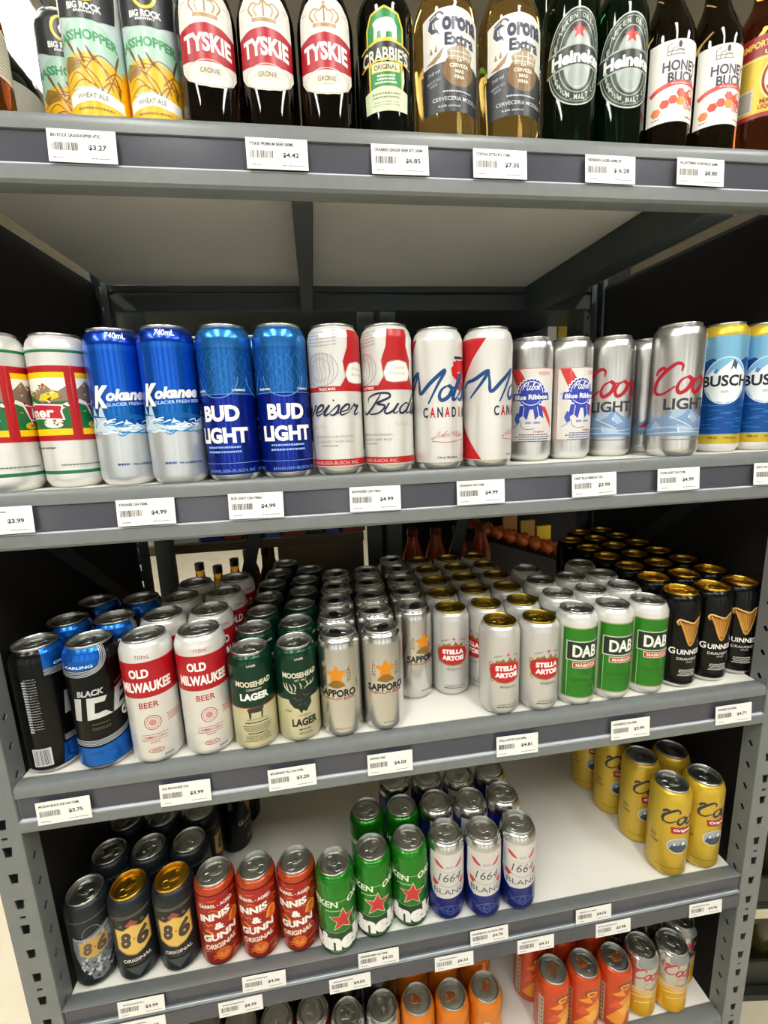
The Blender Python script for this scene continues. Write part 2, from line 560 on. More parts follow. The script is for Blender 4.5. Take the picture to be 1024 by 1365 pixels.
def punched_strip(bm, to3, w, z0, z1, holes, mi=0):
    """flat strip of width w from z0 to z1 with real holes; holes: list of (z_centre, outline [(u, v)])"""
    def quad(pts):
        vs = [bm.verts.new(to3(u, v)) for u, v in pts]
        bm.faces.new(vs).material_index = mi
    z = z0
    for zc, out in sorted(holes):
        hz = max(abs(v) for u, v in out) + .004
        if zc - hz < z or zc + hz > z1:
            continue
        quad([(0, z), (w, z), (w, zc - hz), (0, zc - hz)])
        A = [(0, zc - hz), (w, zc - hz), (w, zc + hz), (0, zc + hz)]
        B = [(u, zc + v) for u, v in out]
        for i in range(4):
            j = (i + 1) % 4
            quad([A[i], A[j], B[j], B[i]])
        z = zc + hz
    quad([(0, z), (w, z), (w, z1), (0, z1)])
PW_, PD = .043, .032
def upright_mesh(sx, front=True):
    """U-shaped punched post, inner side face towards +x when sx = 1; origin at its inner front edge"""
    bm = bmesh.new()
    top = 2.45
    zs = -0.510 + Z0
    h1 = []
    trap = [(PW_ / 2 - .0045, -.0085), (PW_ / 2 + .0045, -.0085), (PW_ / 2 + .0065, .0085), (PW_ / 2 - .0065, .0085)]
    sq = [(PW_ / 2 - .004, -.0025), (PW_ / 2 + .004, -.0025), (PW_ / 2 + .004, .0025), (PW_ / 2 - .004, .0025)]
    for k in range(-24, 34):
        z = zs - .0453 * k
        h1.append((z, trap))
        if k % 3 == 0:
            h1.append((z + .0222, sq))
    punched_strip(bm, lambda u, v: (-sx * u, 0, v), PW_, 0, top, h1)
    dia = [(PD / 2 - .0005, -.0065), (PD / 2 + .0055, .001), (PD / 2 + .0005, .0065), (PD / 2 - .0055, -.001)]
    h2 = [(zs + .02 - .0453 * k, dia) for k in range(-24, 34)]
    punched_strip(bm, lambda u, v: (0, u, v), PD, 0, top, h2)
    # outer side and the folded-in back lips
    for pts in ([(-sx * PW_, 0), (-sx * PW_, PD)], [(-sx * PW_, PD), (-sx * (PW_ - .012), PD)], [(0, PD), (-sx * .012, PD)]):
        (xa, ya), (xb, yb) = pts
        bm.faces.new([bm.verts.new(p) for p in ((xa, ya, 0), (xb, yb, 0), (xb, yb, top), (xa, ya, top))])
    bmesh.ops.remove_doubles(bm, verts=bm.verts[:], dist=1e-5)
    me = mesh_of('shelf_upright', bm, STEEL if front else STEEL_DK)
    return me
def upright(x, y, sx, label, front=True, flip=False):
    o = obj('rack_upright', upright_mesh(sx, front), None, (x, y, 0), (0, 0, 0))
    if flip:
        o.scale = (1, -1, 1)
    md = o.modifiers.new('thickness', 'SOLIDIFY')
    md.thickness = .0016
    md.offset = 0
    tag(o, label, 'rack post', 'punched posts of the beer rack')
    return o
upright(XL - .001, 0, 1, 'grey punched steel post at the front, beside the bare floor')
upright(XR + .001, 0, -1, 'grey punched steel post at the front, beside the black crates')
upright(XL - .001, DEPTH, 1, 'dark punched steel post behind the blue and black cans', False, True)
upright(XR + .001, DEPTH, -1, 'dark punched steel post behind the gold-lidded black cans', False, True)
for x, lab in ((XL - .03, 'dark hardboard end panel beside the blue and black cans'), (XR + .037, 'dark hardboard end panel beside the gold-lidded black cans')):
    o = obj('end_panel', box_mesh('end_panel', (0, PD + .004, .05), (.006, DEPTH - PD - .004, 1.9), PANEL), None, (x, 0, 0))
    tag(o, lab, 'panel', 'dark end panels of the rack')

def bar(name, a, b, w, t, m, label, cat, group=None, thin=(0, 1, 0)):
    """flat steel bar from a to b, thinnest along thin"""
    A, B = Vector(a), Vector(b)
    d = (B - A).normalized()
    n = Vector(thin)
    n = (n - d * n.dot(d)).normalized()
    bm = add_box(bmesh.new(), (-w / 2, -t / 2, 0), (w / 2, t / 2, (B - A).length), 0, .001)
    o = obj(name, mesh_of(name, bm, m))
    m4 = Matrix((n.cross(d), n, d)).transposed().to_4x4()
    m4.translation = A
    o.matrix_world = m4
    return tag(o, label, cat, group)

# ------------------------------------------------------------------ beyond the open back of the rack
BROWN = mat('brown_shelf_edge', '#4e3f28', 0.6)
ORD8 = ('first', 'second', 'third', 'fourth', 'fifth', 'sixth', 'seventh', 'eighth')
def beyond():
    z = Z0
    up = mat('green_grey_post', '#3b4442', 0.55)
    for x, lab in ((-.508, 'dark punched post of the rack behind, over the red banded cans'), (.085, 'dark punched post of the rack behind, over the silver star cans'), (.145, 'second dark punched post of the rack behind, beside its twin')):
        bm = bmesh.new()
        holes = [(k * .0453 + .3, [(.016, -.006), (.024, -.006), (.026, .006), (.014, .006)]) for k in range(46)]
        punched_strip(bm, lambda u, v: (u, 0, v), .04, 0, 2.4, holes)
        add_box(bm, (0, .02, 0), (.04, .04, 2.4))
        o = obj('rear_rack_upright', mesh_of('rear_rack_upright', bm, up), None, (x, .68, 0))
        tag(o, lab, 'rack post', 'posts of the rack behind')
    # shelf of the rack behind
    e = empty('rear_rack_shelf', (0, 0, z - .255), 'brown edged shelf of the rack behind, under blue and red boxes', 'shelf')
    obj('deck_board', box_mesh('rear_deck', (-.75, .735, -.012), (.075, 1.25, 0), mat('greyish_board', '#8d8779', .6)), e)
    obj('front_edge', box_mesh('rear_edge', (-.75, .72, -.026), (.075, .734, 0), BROWN, .002), e)
    obj('rear_edge', box_mesh('far_edge', (-.75, 1.251, -.03), (.075, 1.265, .012), BROWN, .002), e)
    e2 = empty('rear_rack_shelf', (0, 0, z - .66), 'lower white shelf of the rack behind, under golden and orange bottles', 'shelf')
    obj('deck_board', box_mesh('rear_deck', (-.75, .735, -.02), (1.3, 1.25, 0), mat('greyish_board', '#8d8779', .6)), e2)
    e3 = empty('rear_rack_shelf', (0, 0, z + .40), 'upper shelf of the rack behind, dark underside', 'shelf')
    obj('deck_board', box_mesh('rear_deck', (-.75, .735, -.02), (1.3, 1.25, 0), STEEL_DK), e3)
    e4 = empty('rear_rack_shelf', (0, 0, z - .20), 'dark shelf of the rack behind, over the orange bottles', 'shelf')
    obj('deck_board', box_mesh('rear_deck', (.187, .70, -.02), (.56, 1.25, 0), BROWN), e4)
    # boxes on the brown shelf
    cols = ('#1c3f86', '#7c2b22', '#20233c', '#2a5aa5', '#8a3a26', '#1b1d28', '#244f9a', '#8e2f28')
    names = ('dark blue', 'dull red', 'black blue', 'bright blue', 'rusty red', 'black', 'royal blue', 'crimson')
    x = -.40
    for i, c in enumerate(cols):
        w = (.062, .058, .05, .05, .07, .05, .045, .075)[i]
        b = empty('drink_carton', (x, .737, z - .2545), names[i] + ' drink carton standing on the brown edged shelf behind', 'carton', 'cartons on the shelf behind')
        obj('carton_body', box_mesh('carton_body', (0, 0, 0), (w - .006, .16, .2), mat('carton_' + names[i].replace(' ', '_'), c, .5), .003), b)
        obj('carton_flap', box_mesh('carton_flap', (.004, .002, .2002), (w - .01, .079, .2016), mat('carton_' + names[i].replace(' ', '_'), c, .5)), b)
        x += w + .004
    o = obj('white_card', box_mesh('white_card', (-.50, .738, 0), (-.405, .768, .022), PAPER, .002), None, (0, 0, z - .2545))  # white block added where bright floor shows above the shelf edge
    tag(o, 'white block standing in for bright floor beyond, on the brown edged shelf behind', 'box')
    # pale carton below
    e = empty('storage_carton', (-.19, .80, z - .6595), 'dull grey brown carton standing behind the dark green cans', 'carton')
    obj('carton_body', box_mesh('pale_carton', (0, 0, 0), (.27, .3, .375), mat('pale_carton', '#6a604b', .7), .004), e)
    obj('carton_flap', box_mesh('pale_flap', (.004, .004, .3755), (.266, .148, .3775), mat('pale_carton', '#6a604b', .7)), e)
    # golden bottles
    amber = mat('golden_liquor_glass', '#d59a1f', .06, trans=.75)
    cap = mat('black_bottle_cap', '#18140f', .4)
    for i, (bx, by) in enumerate(((-.475, .98), (-.405, .93), (-.362, 1.0))):
        b = empty('liquor_bottle', (bx, by, z - .6595), ('golden clear-glass liquor bottle next to the bright floor, behind the red and white cans',
            'golden liquor bottle, middle of three behind the red and white cans', 'golden liquor bottle deepest in shade behind the red and white cans')[i], 'bottle', 'golden bottles behind')
        bm = lathe(bmesh.new(), [(0, 0), (.03, 0), (.034, .005), (.034, .18), (.03, .2), (.016, .222), (.014, .25), (0, .25)], 28)
        obj('bottle_glass', shade(mesh_of('liquor_bottle', bm, amber)), b)
        bm = lathe(bmesh.new(), [(0, .2505), (.0155, .2505), (.0155, .275), (0, .275)], 20)
        obj('bottle_cap', shade(mesh_of('bottle_cap', bm, cap)), b)
    dk = mat('dark_liquor_glass', '#3a2410', .08, trans=.5)
    for i, (bx, by) in enumerate(((-.30, .90), (-.245, .93), (-.30, 1.0), (-.235, 1.02))):
        b = empty('liquor_bottle', (bx, by, z - .6595), ('dark brown liquor bottle next to the golden ones, front of four', 'dark brown liquor bottle next to the carton, front of four',
            'dark brown liquor bottle next to the golden ones, rear of four', 'dark brown liquor bottle next to the carton, rear of four')[i], 'bottle', 'dark liquor bottles behind')
        bm = lathe(bmesh.new(), [(0, 0), (.022, 0), (.026, .005), (.026, .2), (.022, .23), (.013, .26), (.012, .30), (0, .30)], 28)
        obj('bottle_glass', shade(mesh_of('liquor_bottle', bm, dk)), b)
        bm = lathe(bmesh.new(), [(0, .3005), (.0135, .3005), (.0135, .33), (0, .33)], 20)
        obj('bottle_cap', shade(mesh_of('bottle_cap', bm, cap)), b)
    # orange jugs
    oj = mat('orange_plastic', '#b8481a', .25)
    oc = mat('red_plastic_cap', '#6c1f12', .4)
    for i in range(4):
        b = empty('juice_bottle', (.255 + .08 * i, .86, z - .6595), ('first', 'second', 'third', 'fourth')[i] + ' tall orange bottle from the punched posts, behind the gold-lidded pale cans', 'bottle', 'orange bottles behind')
        bm = lathe(bmesh.new(), [(0, 0), (.03, 0), (.036, .006), (.036, .26), (.033, .285), (.02, .325), (.017, .345), (0, .345)], 28)
        obj('bottle_body', shade(mesh_of('juice_bottle', bm, oj)), b)
        bm = lathe(bmesh.new(), [(0, .3455), (.0195, .3455), (.0195, .37), (0, .37)], 20)
        obj('bottle_cap', shade(mesh_of('juice_cap', bm, oc)), b)
    # sloping tray of orange packets
    e = empty('display_tray', (.0, .98, z - .66), 'sloping dark tray piled with orange packets on the rack behind', 'tray')
    bm = bmesh.new()
    pr = [(.53, 0.0005), (.96, 0.0005), (.96, .135), (.53, .285)]
    a = [bm.verts.new((x, 0, h)) for x, h in pr]
    b = [bm.verts.new((x, .19, h)) for x, h in pr]
    bm.faces.new(a)
    bm.faces.new(b[::-1])
    for k in range(4):
        bm.faces.new((a[k], b[k], b[(k + 1) % 4], a[(k + 1) % 4]))
    bmesh.ops.recalc_face_normals(bm, faces=bm.faces[:])
    obj('tray_body', mesh_of('tray_body', bm, mat('tray_dark', '#1d1510', .6)), e)
    pk = mat('orange_packet', '#a5501a', .4, bump=(90, .3))
    rnd = random.Random(3)
    for k in range(8):
        for j in range(2):
            bm = bmesh.new()
            bmesh.ops.create_uvsphere(bm, u_segments=16, v_segments=10, radius=1)
            for v in bm.verts:
                v.co = Vector((v.co.x * .029, v.co.y * .04, v.co.z * .024 * (1 + .2 * sin(7 * v.co.x))))
            px = .565 + k * .052
            top = .285 - (px - .53) * .15 / .43
            o = obj('snack_packet', mesh_of('snack_packet', bm, pk, True), None, (px, 1.028 + .086 * j, z - .66 + top + .034), (0, radians(19), 0))
            tag(o, '%s orange packet down the slope, in the %s row of the dark tray behind' % (ORD8[k], ('near', 'far')[j]), 'packet', 'orange packets in the tray')
    for i, (bx, c, nm) in enumerate(((.72, '#a8752f', 'tan'), (.80, '#b98a35', 'light tan'), (.875, '#f0c41c', 'yellow'))):
        o = obj('paper_sleeve', box_mesh('paper_sleeve', (0, 0, 0), (.065, .02, .32 - .03 * i), mat('sleeve_' + nm.replace(' ', '_'), c, .5), .002), None, (bx, 1.195, z - .6595))
        tag(o, nm + ' upright paper sleeve behind the orange packets', 'sleeve', 'sleeves behind the packets')
    for i, (x0, x1, z0, z1, lab) in enumerate(((.187, 1.3, -1.4, -.022, 'added dark sheet standing for the shade beyond the orange bottles'), (-.75, 1.3, .0, .95, 'added dark sheet standing for the shade behind, above the second shelf'))):
        o = obj('dark_sheet', box_mesh('dark_sheet', (x0, 1.27, z0), (x1, 1.276, z1), PANEL), None, (0, 0, z))  # dark sheets added to blacken the view through the open back
        tag(o, lab, 'panel', 'added dark sheets behind the rack')
    # diagonal braces
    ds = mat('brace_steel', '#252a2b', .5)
    bar('sway_brace', (-.168, .70, z + .05), (-.28, .66, z - .40), .035, .008, ds, 'dark slanting brace of the rack behind, over the dark green cans', 'brace', 'slanting braces')
    bar('sway_brace', (.447, .70, z + .05), (.325, .66, z - .40), .035, .008, ds, 'dark slanting brace of the rack behind, beside the orange packets', 'brace', 'slanting braces')
    bar('sway_brace', (XL - .014, .10, z - .02), (XL - .014, .56, z - .38), .03, .006, ds, 'dark slanting brace on the end panel beside the blue and black cans', 'brace', 'slanting braces', (1, 0, 0))
    bar('sway_brace', (XR + .0325, .10, z - .02), (XR + .0325, .56, z - .38), .03, .004, ds, 'dark slanting brace on the end panel beside the gold-lidded black cans', 'brace', 'slanting braces', (1, 0, 0))
    # cartons glimpsed above the second shelf
    for i, (bx, w, c, nm, h) in enumerate(((.70, .06, '#1d2a44', 'navy', .36), (.795, .035, '#e8e6e0', 'white and blue', .40), (.835, .035, '#c6a92c', 'mustard', .405))):
        o = obj('tall_carton', box_mesh('tall_carton', (0, 0, 0), (w, .12, h), mat('tall_carton_' + nm.replace(' ', '_'), c, .5), .002), None, (bx, 1.0, z))
        tag(o, nm + ' tall carton glimpsed through the back above the ribbon cans', 'carton', 'tall cartons behind')
    o = obj('rear_rack_shelf', box_mesh('shading_deck', (.187, .70, -.02), (1.3, 1.25, -.001), STEEL_DK), None, (0, 0, z))  # deck put in as a roof to shade the stock below
    tag(o, 'dark shelf added behind as a shading roof, under the glimpsed tall cartons', 'shelf')
beyond()

# black bottle crates on the floor past the end of the rack
def crate(zb, tilt, label, which):
    e = empty('bottle_crate', (.985, .36, zb), label, 'crate', 'stacked black crates', radians(tilt))
    blk = mat('black_crate_plastic', '#23241f', .45, bump=(40, .2))
    bm = bmesh.new()
    w, d, h, t = .36, .30, .27, .012
    add_box(bm, (-w / 2, -d / 2, 0), (w / 2, d / 2, t), 0, .002)
    add_box(bm, (-w / 2, -d / 2, h - .06), (w / 2, -d / 2 + t, h), 0, .003)
    add_box(bm, (-w / 2, d / 2 - t, h - .06), (w / 2, d / 2, h), 0, .003)
    add_box(bm, (-w / 2, -d / 2, h - .06), (-w / 2 + t, d / 2, h), 0, .003)
    add_box(bm, (w / 2 - t, -d / 2, h - .06), (w / 2, d / 2, h), 0, .003)
    add_box(bm, (-w / 2, -d / 2, 0), (w / 2, -d / 2 + t, .08), 0, .003)
    add_box(bm, (-w / 2, d / 2 - t, 0), (w / 2, d / 2, .08), 0, .003)
    add_box(bm, (-w / 2, -d / 2, 0), (-w / 2 + t, d / 2, .08), 0, .003)
    add_box(bm, (w / 2 - t, -d / 2, 0), (w / 2, d / 2, .08), 0, .003)
    for sx in (-1, 1):
        for sy in (-1, 1):
            add_box(bm, (sx * w / 2 - (.03 if sx > 0 else 0), sy * d / 2 - (.03 if sy > 0 else 0), .07), (sx * w / 2 + (.03 if sx < 0 else 0), sy * d / 2 + (.03 if sy < 0 else 0), h - .05), 0, .003)
    obj('crate_frame', mesh_of('crate_frame', bm, blk), e)
    sl = bmesh.new()
    add_box(sl, (-w / 2 - .004, -d / 2 - .006, h - .035), (w / 2 + .004, -d / 2 - .0005, h - .008), 0, .002)
    add_box(sl, (-w / 2 - .006, -d / 2 - .004, h - .035), (-w / 2 - .0005, d / 2, h - .008), 0, .002)
    obj('cream_band', mesh_of('cream_band', sl, mat('cream_band', '#cfc7a8', .5)), e)
    gl = mat('olive_bottle_glass', '#3d3a1c', .12, coat=.5)
    bb = lathe(bmesh.new(), [(0, 0), (.028, 0), (.031, .004), (.031, .13), (.026, .16), (.014, .195), (.013, .235), (0, .235)], 24)
    me = shade(mesh_of('crate_bottle', bb, gl))
    for i in range(4):
        for j in range(3):
            if i > 1 and j > 0:
                continue
            o = obj('crate_bottle', me, None, (0, 0, 0))
            m = Matrix.Translation(e.location) @ Matrix.Rotation(radians(tilt), 4, 'Z') @ Matrix.Translation((-.122 + .081 * i, -.09 + .09 * j, .0125))
            o.matrix_world = m
            tag(o, 'olive glass bottle standing in the %s black crate past the end of the rack' % which, 'bottle', 'bottles in the %s black crate' % which)
crate(.02, -8, 'black plastic bottle crate with a cream band, lowest of the stack', 'lowest')
crate(.295, -8, 'black plastic bottle crate with a cream band, second from the floor', 'second')
crate(.57, -8, 'black plastic bottle crate with a cream band, topmost of the stack', 'topmost')
o = obj('crate_dolly', box_mesh('crate_dolly', (-.2, -.17, 0), (.2, .17, .0198), mat('black_crate_plastic', '#23241f', .45)), None, (.985, .36, 0), (0, 0, radians(-8)))
tag(o, 'flat black dolly under the stack of black crates', 'dolly')

# ------------------------------------------------------------------ cans
def can_profile(H, R, rl, neck):
    """(r, z) in mm from the stand ring up to the seam under the lid"""
    return [(R * .45, 6), (R * .66, 2.5), (R * .70, .3), (R * .735, 0), (R * .78, .5), (R * .86, 3), (R * .94, 6.5), (R * .985, 9.5), (R, 13),
            (R, H - neck), (R * .992, H - neck + 2), (R * .965, H - neck * .72), (R * .92, H - neck * .46), (rl + (R - rl) * .30, H - neck * .30), (rl + (R - rl) * .08, H - 4.5), (rl - .4, H - 3.2)]
def prof_fn(prof):
    up = sorted((z, r) for r, z in prof[4:])
    def f(z):
        if z <= up[0][0]:
            return up[0][1]
        for (a, ra), (b, rb) in zip(up, up[1:]):
            if z <= b:
                return ra + (rb - ra) * (z - a) / max(b - a, 1e-6)
        return up[-1][1]
    return f
def lid_mesh(rl, m):
    k = rl / 1000
    pr = [(0, -.0052), (.30, -.0052), (.34, -.0049), (.70, -.0049), (.74, -.0054), (.80, -.0054), (.84, -.0072), (.885, -.0068), (.91, -.003), (.935, -.0004), (.965, .0004), (.99, 0), (1.0, -.001), (1.0, -.0026), (.985, -.0034)]
    bm = lathe(bmesh.new(), [(r * k, z) for r, z in pr], 44)
    # scored opening: a raised bead
    n = 28
    a = [(0.0 + .30 * k * cos(2 * pi * i / n), -.40 * k + .27 * k * sin(2 * pi * i / n)) for i in range(n)]
    inn = [(x * .86, -.40 * k + (y + .40 * k) * .84) for x, y in a]
    A = [bm.verts.new((x, y, -.00485)) for x, y in a]
    M = [bm.verts.new(((x + u) / 2, (y + v) / 2, -.0043)) for (x, y), (u, v) in zip(a, inn)]
    B = [bm.verts.new((x, y, -.00485)) for x, y in inn]
    for i in range(n):
        j = (i + 1) % n
        bm.faces.new((A[i], A[j], M[j], M[i]))
        bm.faces.new((M[i], M[j], B[j], B[i]))
    return shade(mesh_of('can_lid', bm, m), 50)
def tab_mesh(m):
    """stay-on tab: rounded plate with a finger hole, thumb end towards +y, rivet at the origin"""
    bm = bmesh.new()
    n = 32
    out = []
    for i in range(n):
        a = 2 * pi * i / n
        x, y = .0078 * cos(a), .0122 * sin(a) + .0055
        out.append((x * (1.0 - .12 * (sin(a) < 0)), y))
    hole = [(.0045 * cos(2 * pi * i / n), .0036 * sin(2 * pi * i / n) + .0112) for i in range(n)]
    zt, zb = .0011, -.0003
    O1 = [bm.verts.new((x, y, zt - .0003)) for x, y in out]
    O0 = [bm.verts.new((x, y, zb)) for x, y in out]
    I1 = [bm.verts.new((x * .86, (y - .0055) * .9 + .0055, zt)) for x, y in out]
    H1 = [bm.verts.new((x, y, zt)) for x, y in hole]
    H0 = [bm.verts.new((x, y, zb)) for x, y in hole]
    for i in range(n):
        j = (i + 1) % n
        bm.faces.new((O0[i], O0[j], O1[j], O1[i]))
        bm.faces.new((O1[i], O1[j], I1[j], I1[i]))
        bm.faces.new((I1[i], I1[j], H1[j], H1[i]))
        bm.faces.new((H1[i], H1[j], H0[j], H0[i]))
    lathe(bm, [(.0034, .0009), (.0032, .0018), (.0022, .0021), (0, .0021)], 16)
    return shade(mesh_of('pull_tab', bm, m), 45)

KINDS = {}
class CanKind:
    def __init__(self, key, H, R, bands, art, lid=None, tab=None, rl=None, neck=None):
        self.H, self.R = H, R
        self.rl = rl or R * .815
        self.neck = neck or R * .52
        self.prof = can_profile(H, R, self.rl, self.neck)
        self.fn = prof_fn(self.prof)
        self.bands, self.artfn, self.lid, self.tab = bands, art, lid or ALU, tab or lid or ALU
        self.meshes = None
        KINDS[key] = self
    def build(self):
        if self.meshes:
            return self.meshes
        pr = list(self.prof[:4])
        zs = [b[0] for b in self.bands[:-1]]
        rest = self.prof[4:]
        seq = [(z, r) for r, z in rest] + [(z, self.fn(z)) for z in zs]
        seq = sorted(set(seq))
        clean = []
        for z, r in seq:
            if clean and abs(z - clean[-1][0]) < .05:
                continue
            clean.append((z, r))
        pr += [(r, z) for z, r in clean]
        mats = []
        for b in self.bands:
            if b[1] not in mats:
                mats.append(b[1])
        def band(z):
            for top, m in self.bands:
                if z * 1000 <= top:
                    return mats.index(m)
            return mats.index(self.bands[-1][1])
        bm = lathe(bmesh.new(), [(r / 1000, z / 1000) for r, z in pr], 52, bands=band)
        body = shade(mesh_of('can_body', bm, mats), 60)
        A = Art()
        self.artfn(A, self)
        if A.items:
            body = join_meshes('can_body', body, A.wrap('label_print', self.fn, self.R), A.normals)
        self.meshes = (body, lid_mesh(self.rl, self.lid), tab_mesh(self.tab))
        return self.meshes
RND = random.Random(11)
def make_can(kind, x, y, zdeck, rot, label, group):
    K = KINDS[kind]
    body, lid, tab = K.build()
    e = empty('beer_can', (x, y, zdeck), label, 'can', group, radians(rot))
    obj('can_body', body, e)
    a = radians(RND.uniform(-70, 70)) - radians(rot) * .3
    l = obj('can_lid', lid, e, (0, 0, K.H / 1000), (0, 0, a))
    obj('pull_tab', tab, l, (0, 0, -.0048 + .0006))
    return e

# inks
W_ = ink('#f1f0ea')
WM = mat('white_can_paint', '#dcdbd6', .3, .35, coat=.25)
SILVER = mat('silver_can', '#d9d9d6', .3, 1.0)
SILVER_M = mat('satin_silver_can', '#cfcfcb', .26, 1.0)
BLACKP = mat('black_can_paint', '#040405', .24, .0, spec=.28, coat=.06)
def metal(h, r=.27, m=.75):
    return mat('metallic_%s' % h.lstrip('#'), h, r, m, coat=.2)
RED = ink('#a91319')
DKRED = ink('#a81420')
NAVY = ink('#17233f')
BLK = ink('#141414')
GRN = ink('#0f6b35')
YEL = ink('#f2c40c')
GOLD = ink('#c9a24a', .5)

def art_flag(A, K):                  # white can, red frames round green landscape, flag lettering
    for c in (-55.8, 55.8):
        A.rect(c - 55.8, 62, c + 55.8, 155, RED)
        A.rect(c - 50, 69, c + 50, 147, YEL)
        A.rect(c - 50, 77, c + 50, 140, GRN)
        A.poly([(c - 50, 140), (c + 50, 140), (c + 50, 122), (c + 20, 128), (c - 5, 118), (c - 30, 127), (c - 50, 120)], ink('#e9e7dc'))
        A.poly([(c - 50, 126), (c - 38, 137), (c - 28, 124), (c - 14, 132), (c, 118), (c - 20, 108), (c - 50, 112)], ink('#7b6a5a'))
        A.poly([(c + 5, 118), (c + 25, 134), (c + 38, 122), (c + 50, 130), (c + 50, 112), (c + 20, 110)], ink('#8a7763'))
        A.disc(c - 18, 127, 8, 6, ink('#e9c33a'))
        A.poly([(c - 26, 126), (c - 18, 133), (c - 10, 126), (c - 12, 119), (c - 24, 119)], RED)
        A.poly([(c + 20, 120), (c + 36, 124), (c + 44, 118), (c + 30, 112), (c + 16, 113)], YEL)
        A.line([(c - 50, 112), (c - 25, 104), (c, 110), (c + 28, 100), (c + 50, 108)], 5, ink('#dfe0dc'))
        A.line([(c - 40, 106), (c - 12, 114), (c + 15, 105)], 2, ink('#8c2f2a'))
        A.line([(c + 4, 104), (c + 30, 110), (c + 50, 103)], 2.5, ink('#5a4a38'))
        A.disc(c + 30, 84, 12, 6, ink('#e8e4d6'))
        A.disc(c - 34, 82, 8, 4.5, ink('#e0b52c'))
        rnd = random.Random(int(c))
        for cc in ('#3f5a34', '#c9b98a', '#8a5a3a', '#d8d4c4', '#b8322c', '#e0b83a', '#4f3a2c'):
            A.polys([[(x, y), (x + rnd.uniform(2, 6), y + rnd.uniform(-1, 3)), (x + rnd.uniform(1, 5), y - rnd.uniform(1, 4))] for x, y in [(c + rnd.uniform(-48, 42), rnd.uniform(80, 134)) for _ in range(16)]], ink(cc))
        A.poly([(c - 42, 110), (c - 44, 112), (c - 32, 84), (c - 30, 84)], W_)
        A.poly([(c - 41, 109), (c - 20, 106), (c + 8, 109), (c + 44, 107), (c + 42, 98), (c + 44, 88), (c + 10, 90), (c - 18, 87), (c - 34, 89)], W_)
        A.poly([(c - 39, 107.5), (c - 20, 104.6), (c + 8, 107.6), (c + 42, 105.6), (c + 40, 98), (c + 42, 89.5), (c + 10, 91.5), (c - 18, 88.5), (c - 33, 90.5)], ink('#b3162c'))
        A.text('Pilsner', c + 2, 98, 13, W_, 62, .03)
        A.textlines(c, 52, 70, 1, ink('#5b6a5c'), h=2)
    A.textlines(0, 30, 60, 1, ink('#5b6a5c'), h=1.6, seed=4)
def art_glacier(A, K):
    A.text('740mL', -4, K.H - 10, 8, W_, 25, .02, .2)
    A.poly([(-112, 70)] + [(-112 + 4 * i, (77 + 6 * sin(i * 1.7) + 4 * sin(i * .73) + (20 - abs(i - 20) * 6 if 17 < i < 24 else 0) + (14 - abs(i - 44) * 5 if 41 < i < 47 else 0))) for i in range(57)] + [(112, 70)], ink('#c3dcec', .3))
    rnd = random.Random(5)
    L = []
    for k in range(26):
        x = rnd.uniform(-60, 60)
        y = 74 + rnd.uniform(-9, 7)
        L.append([(x, y), (x + rnd.uniform(5, 12), y + rnd.uniform(-3, 2)), (x + rnd.uniform(12, 20), y + rnd.uniform(-3, 4))])
    A.lines(L, 1.6, ink('#2c83c4', .3), taper=True)
    L = []
    for k in range(30):
        x = rnd.uniform(-60, 60)
        y = 76 + rnd.uniform(-8, 10)
        L.append([(x, y), (x + rnd.uniform(4, 10), y + rnd.uniform(-3, 4)), (x + rnd.uniform(8, 16), y + rnd.uniform(-3, 4))])
    A.lines(L, 1.5, ink('#f4f8fa'), taper=True)
    for x0 in (-46, 40):
        A.poly([(x0 - 12, 70), (x0 - 4, 92), (x0, 104), (x0 + 5, 91), (x0 + 13, 80), (x0 + 20, 72)], ink('#d5e8f2', .3))
        A.line([(x0, 103), (x0 - 2, 92), (x0 + 3, 84), (x0 - 1, 76)], 2.2, ink('#5aa6d6', .3))
    A.poly([(-112, 92), (-70, 96), (-30, 89), (0, 93), (30, 88), (70, 95), (112, 92), (112, 88), (60, 90), (20, 84), (-20, 88), (-60, 90), (-112, 87)], ink('#0e62ae', .4))
    A.text('K', -30.5, 114, 28, ink('#7d8fa0'), 22, .06, .28)
    A.text('okanee', 4.2, 116.4, 14.5, ink('#7d8fa0'), 55, .05, .28, slope=.04)
    A.text('K', -31, 114.6, 28, W_, 22, .05, .28)
    A.text('okanee', 3.6, 117, 14.5, W_, 55, .04, .28, slope=.04)
    A.text('GLACIER FRESH BEER', 4, 105.5, 4, ink('#bcd8ee'), 58, .01, slope=.05)
    A.textlines(-14, 27, 18, 1, ink('#274c8c'), h=2.6)
    A.text('740 ml BIÈRE-BEER', 12, 28.2, 3.3, ink('#274c8c'), 32, .03)
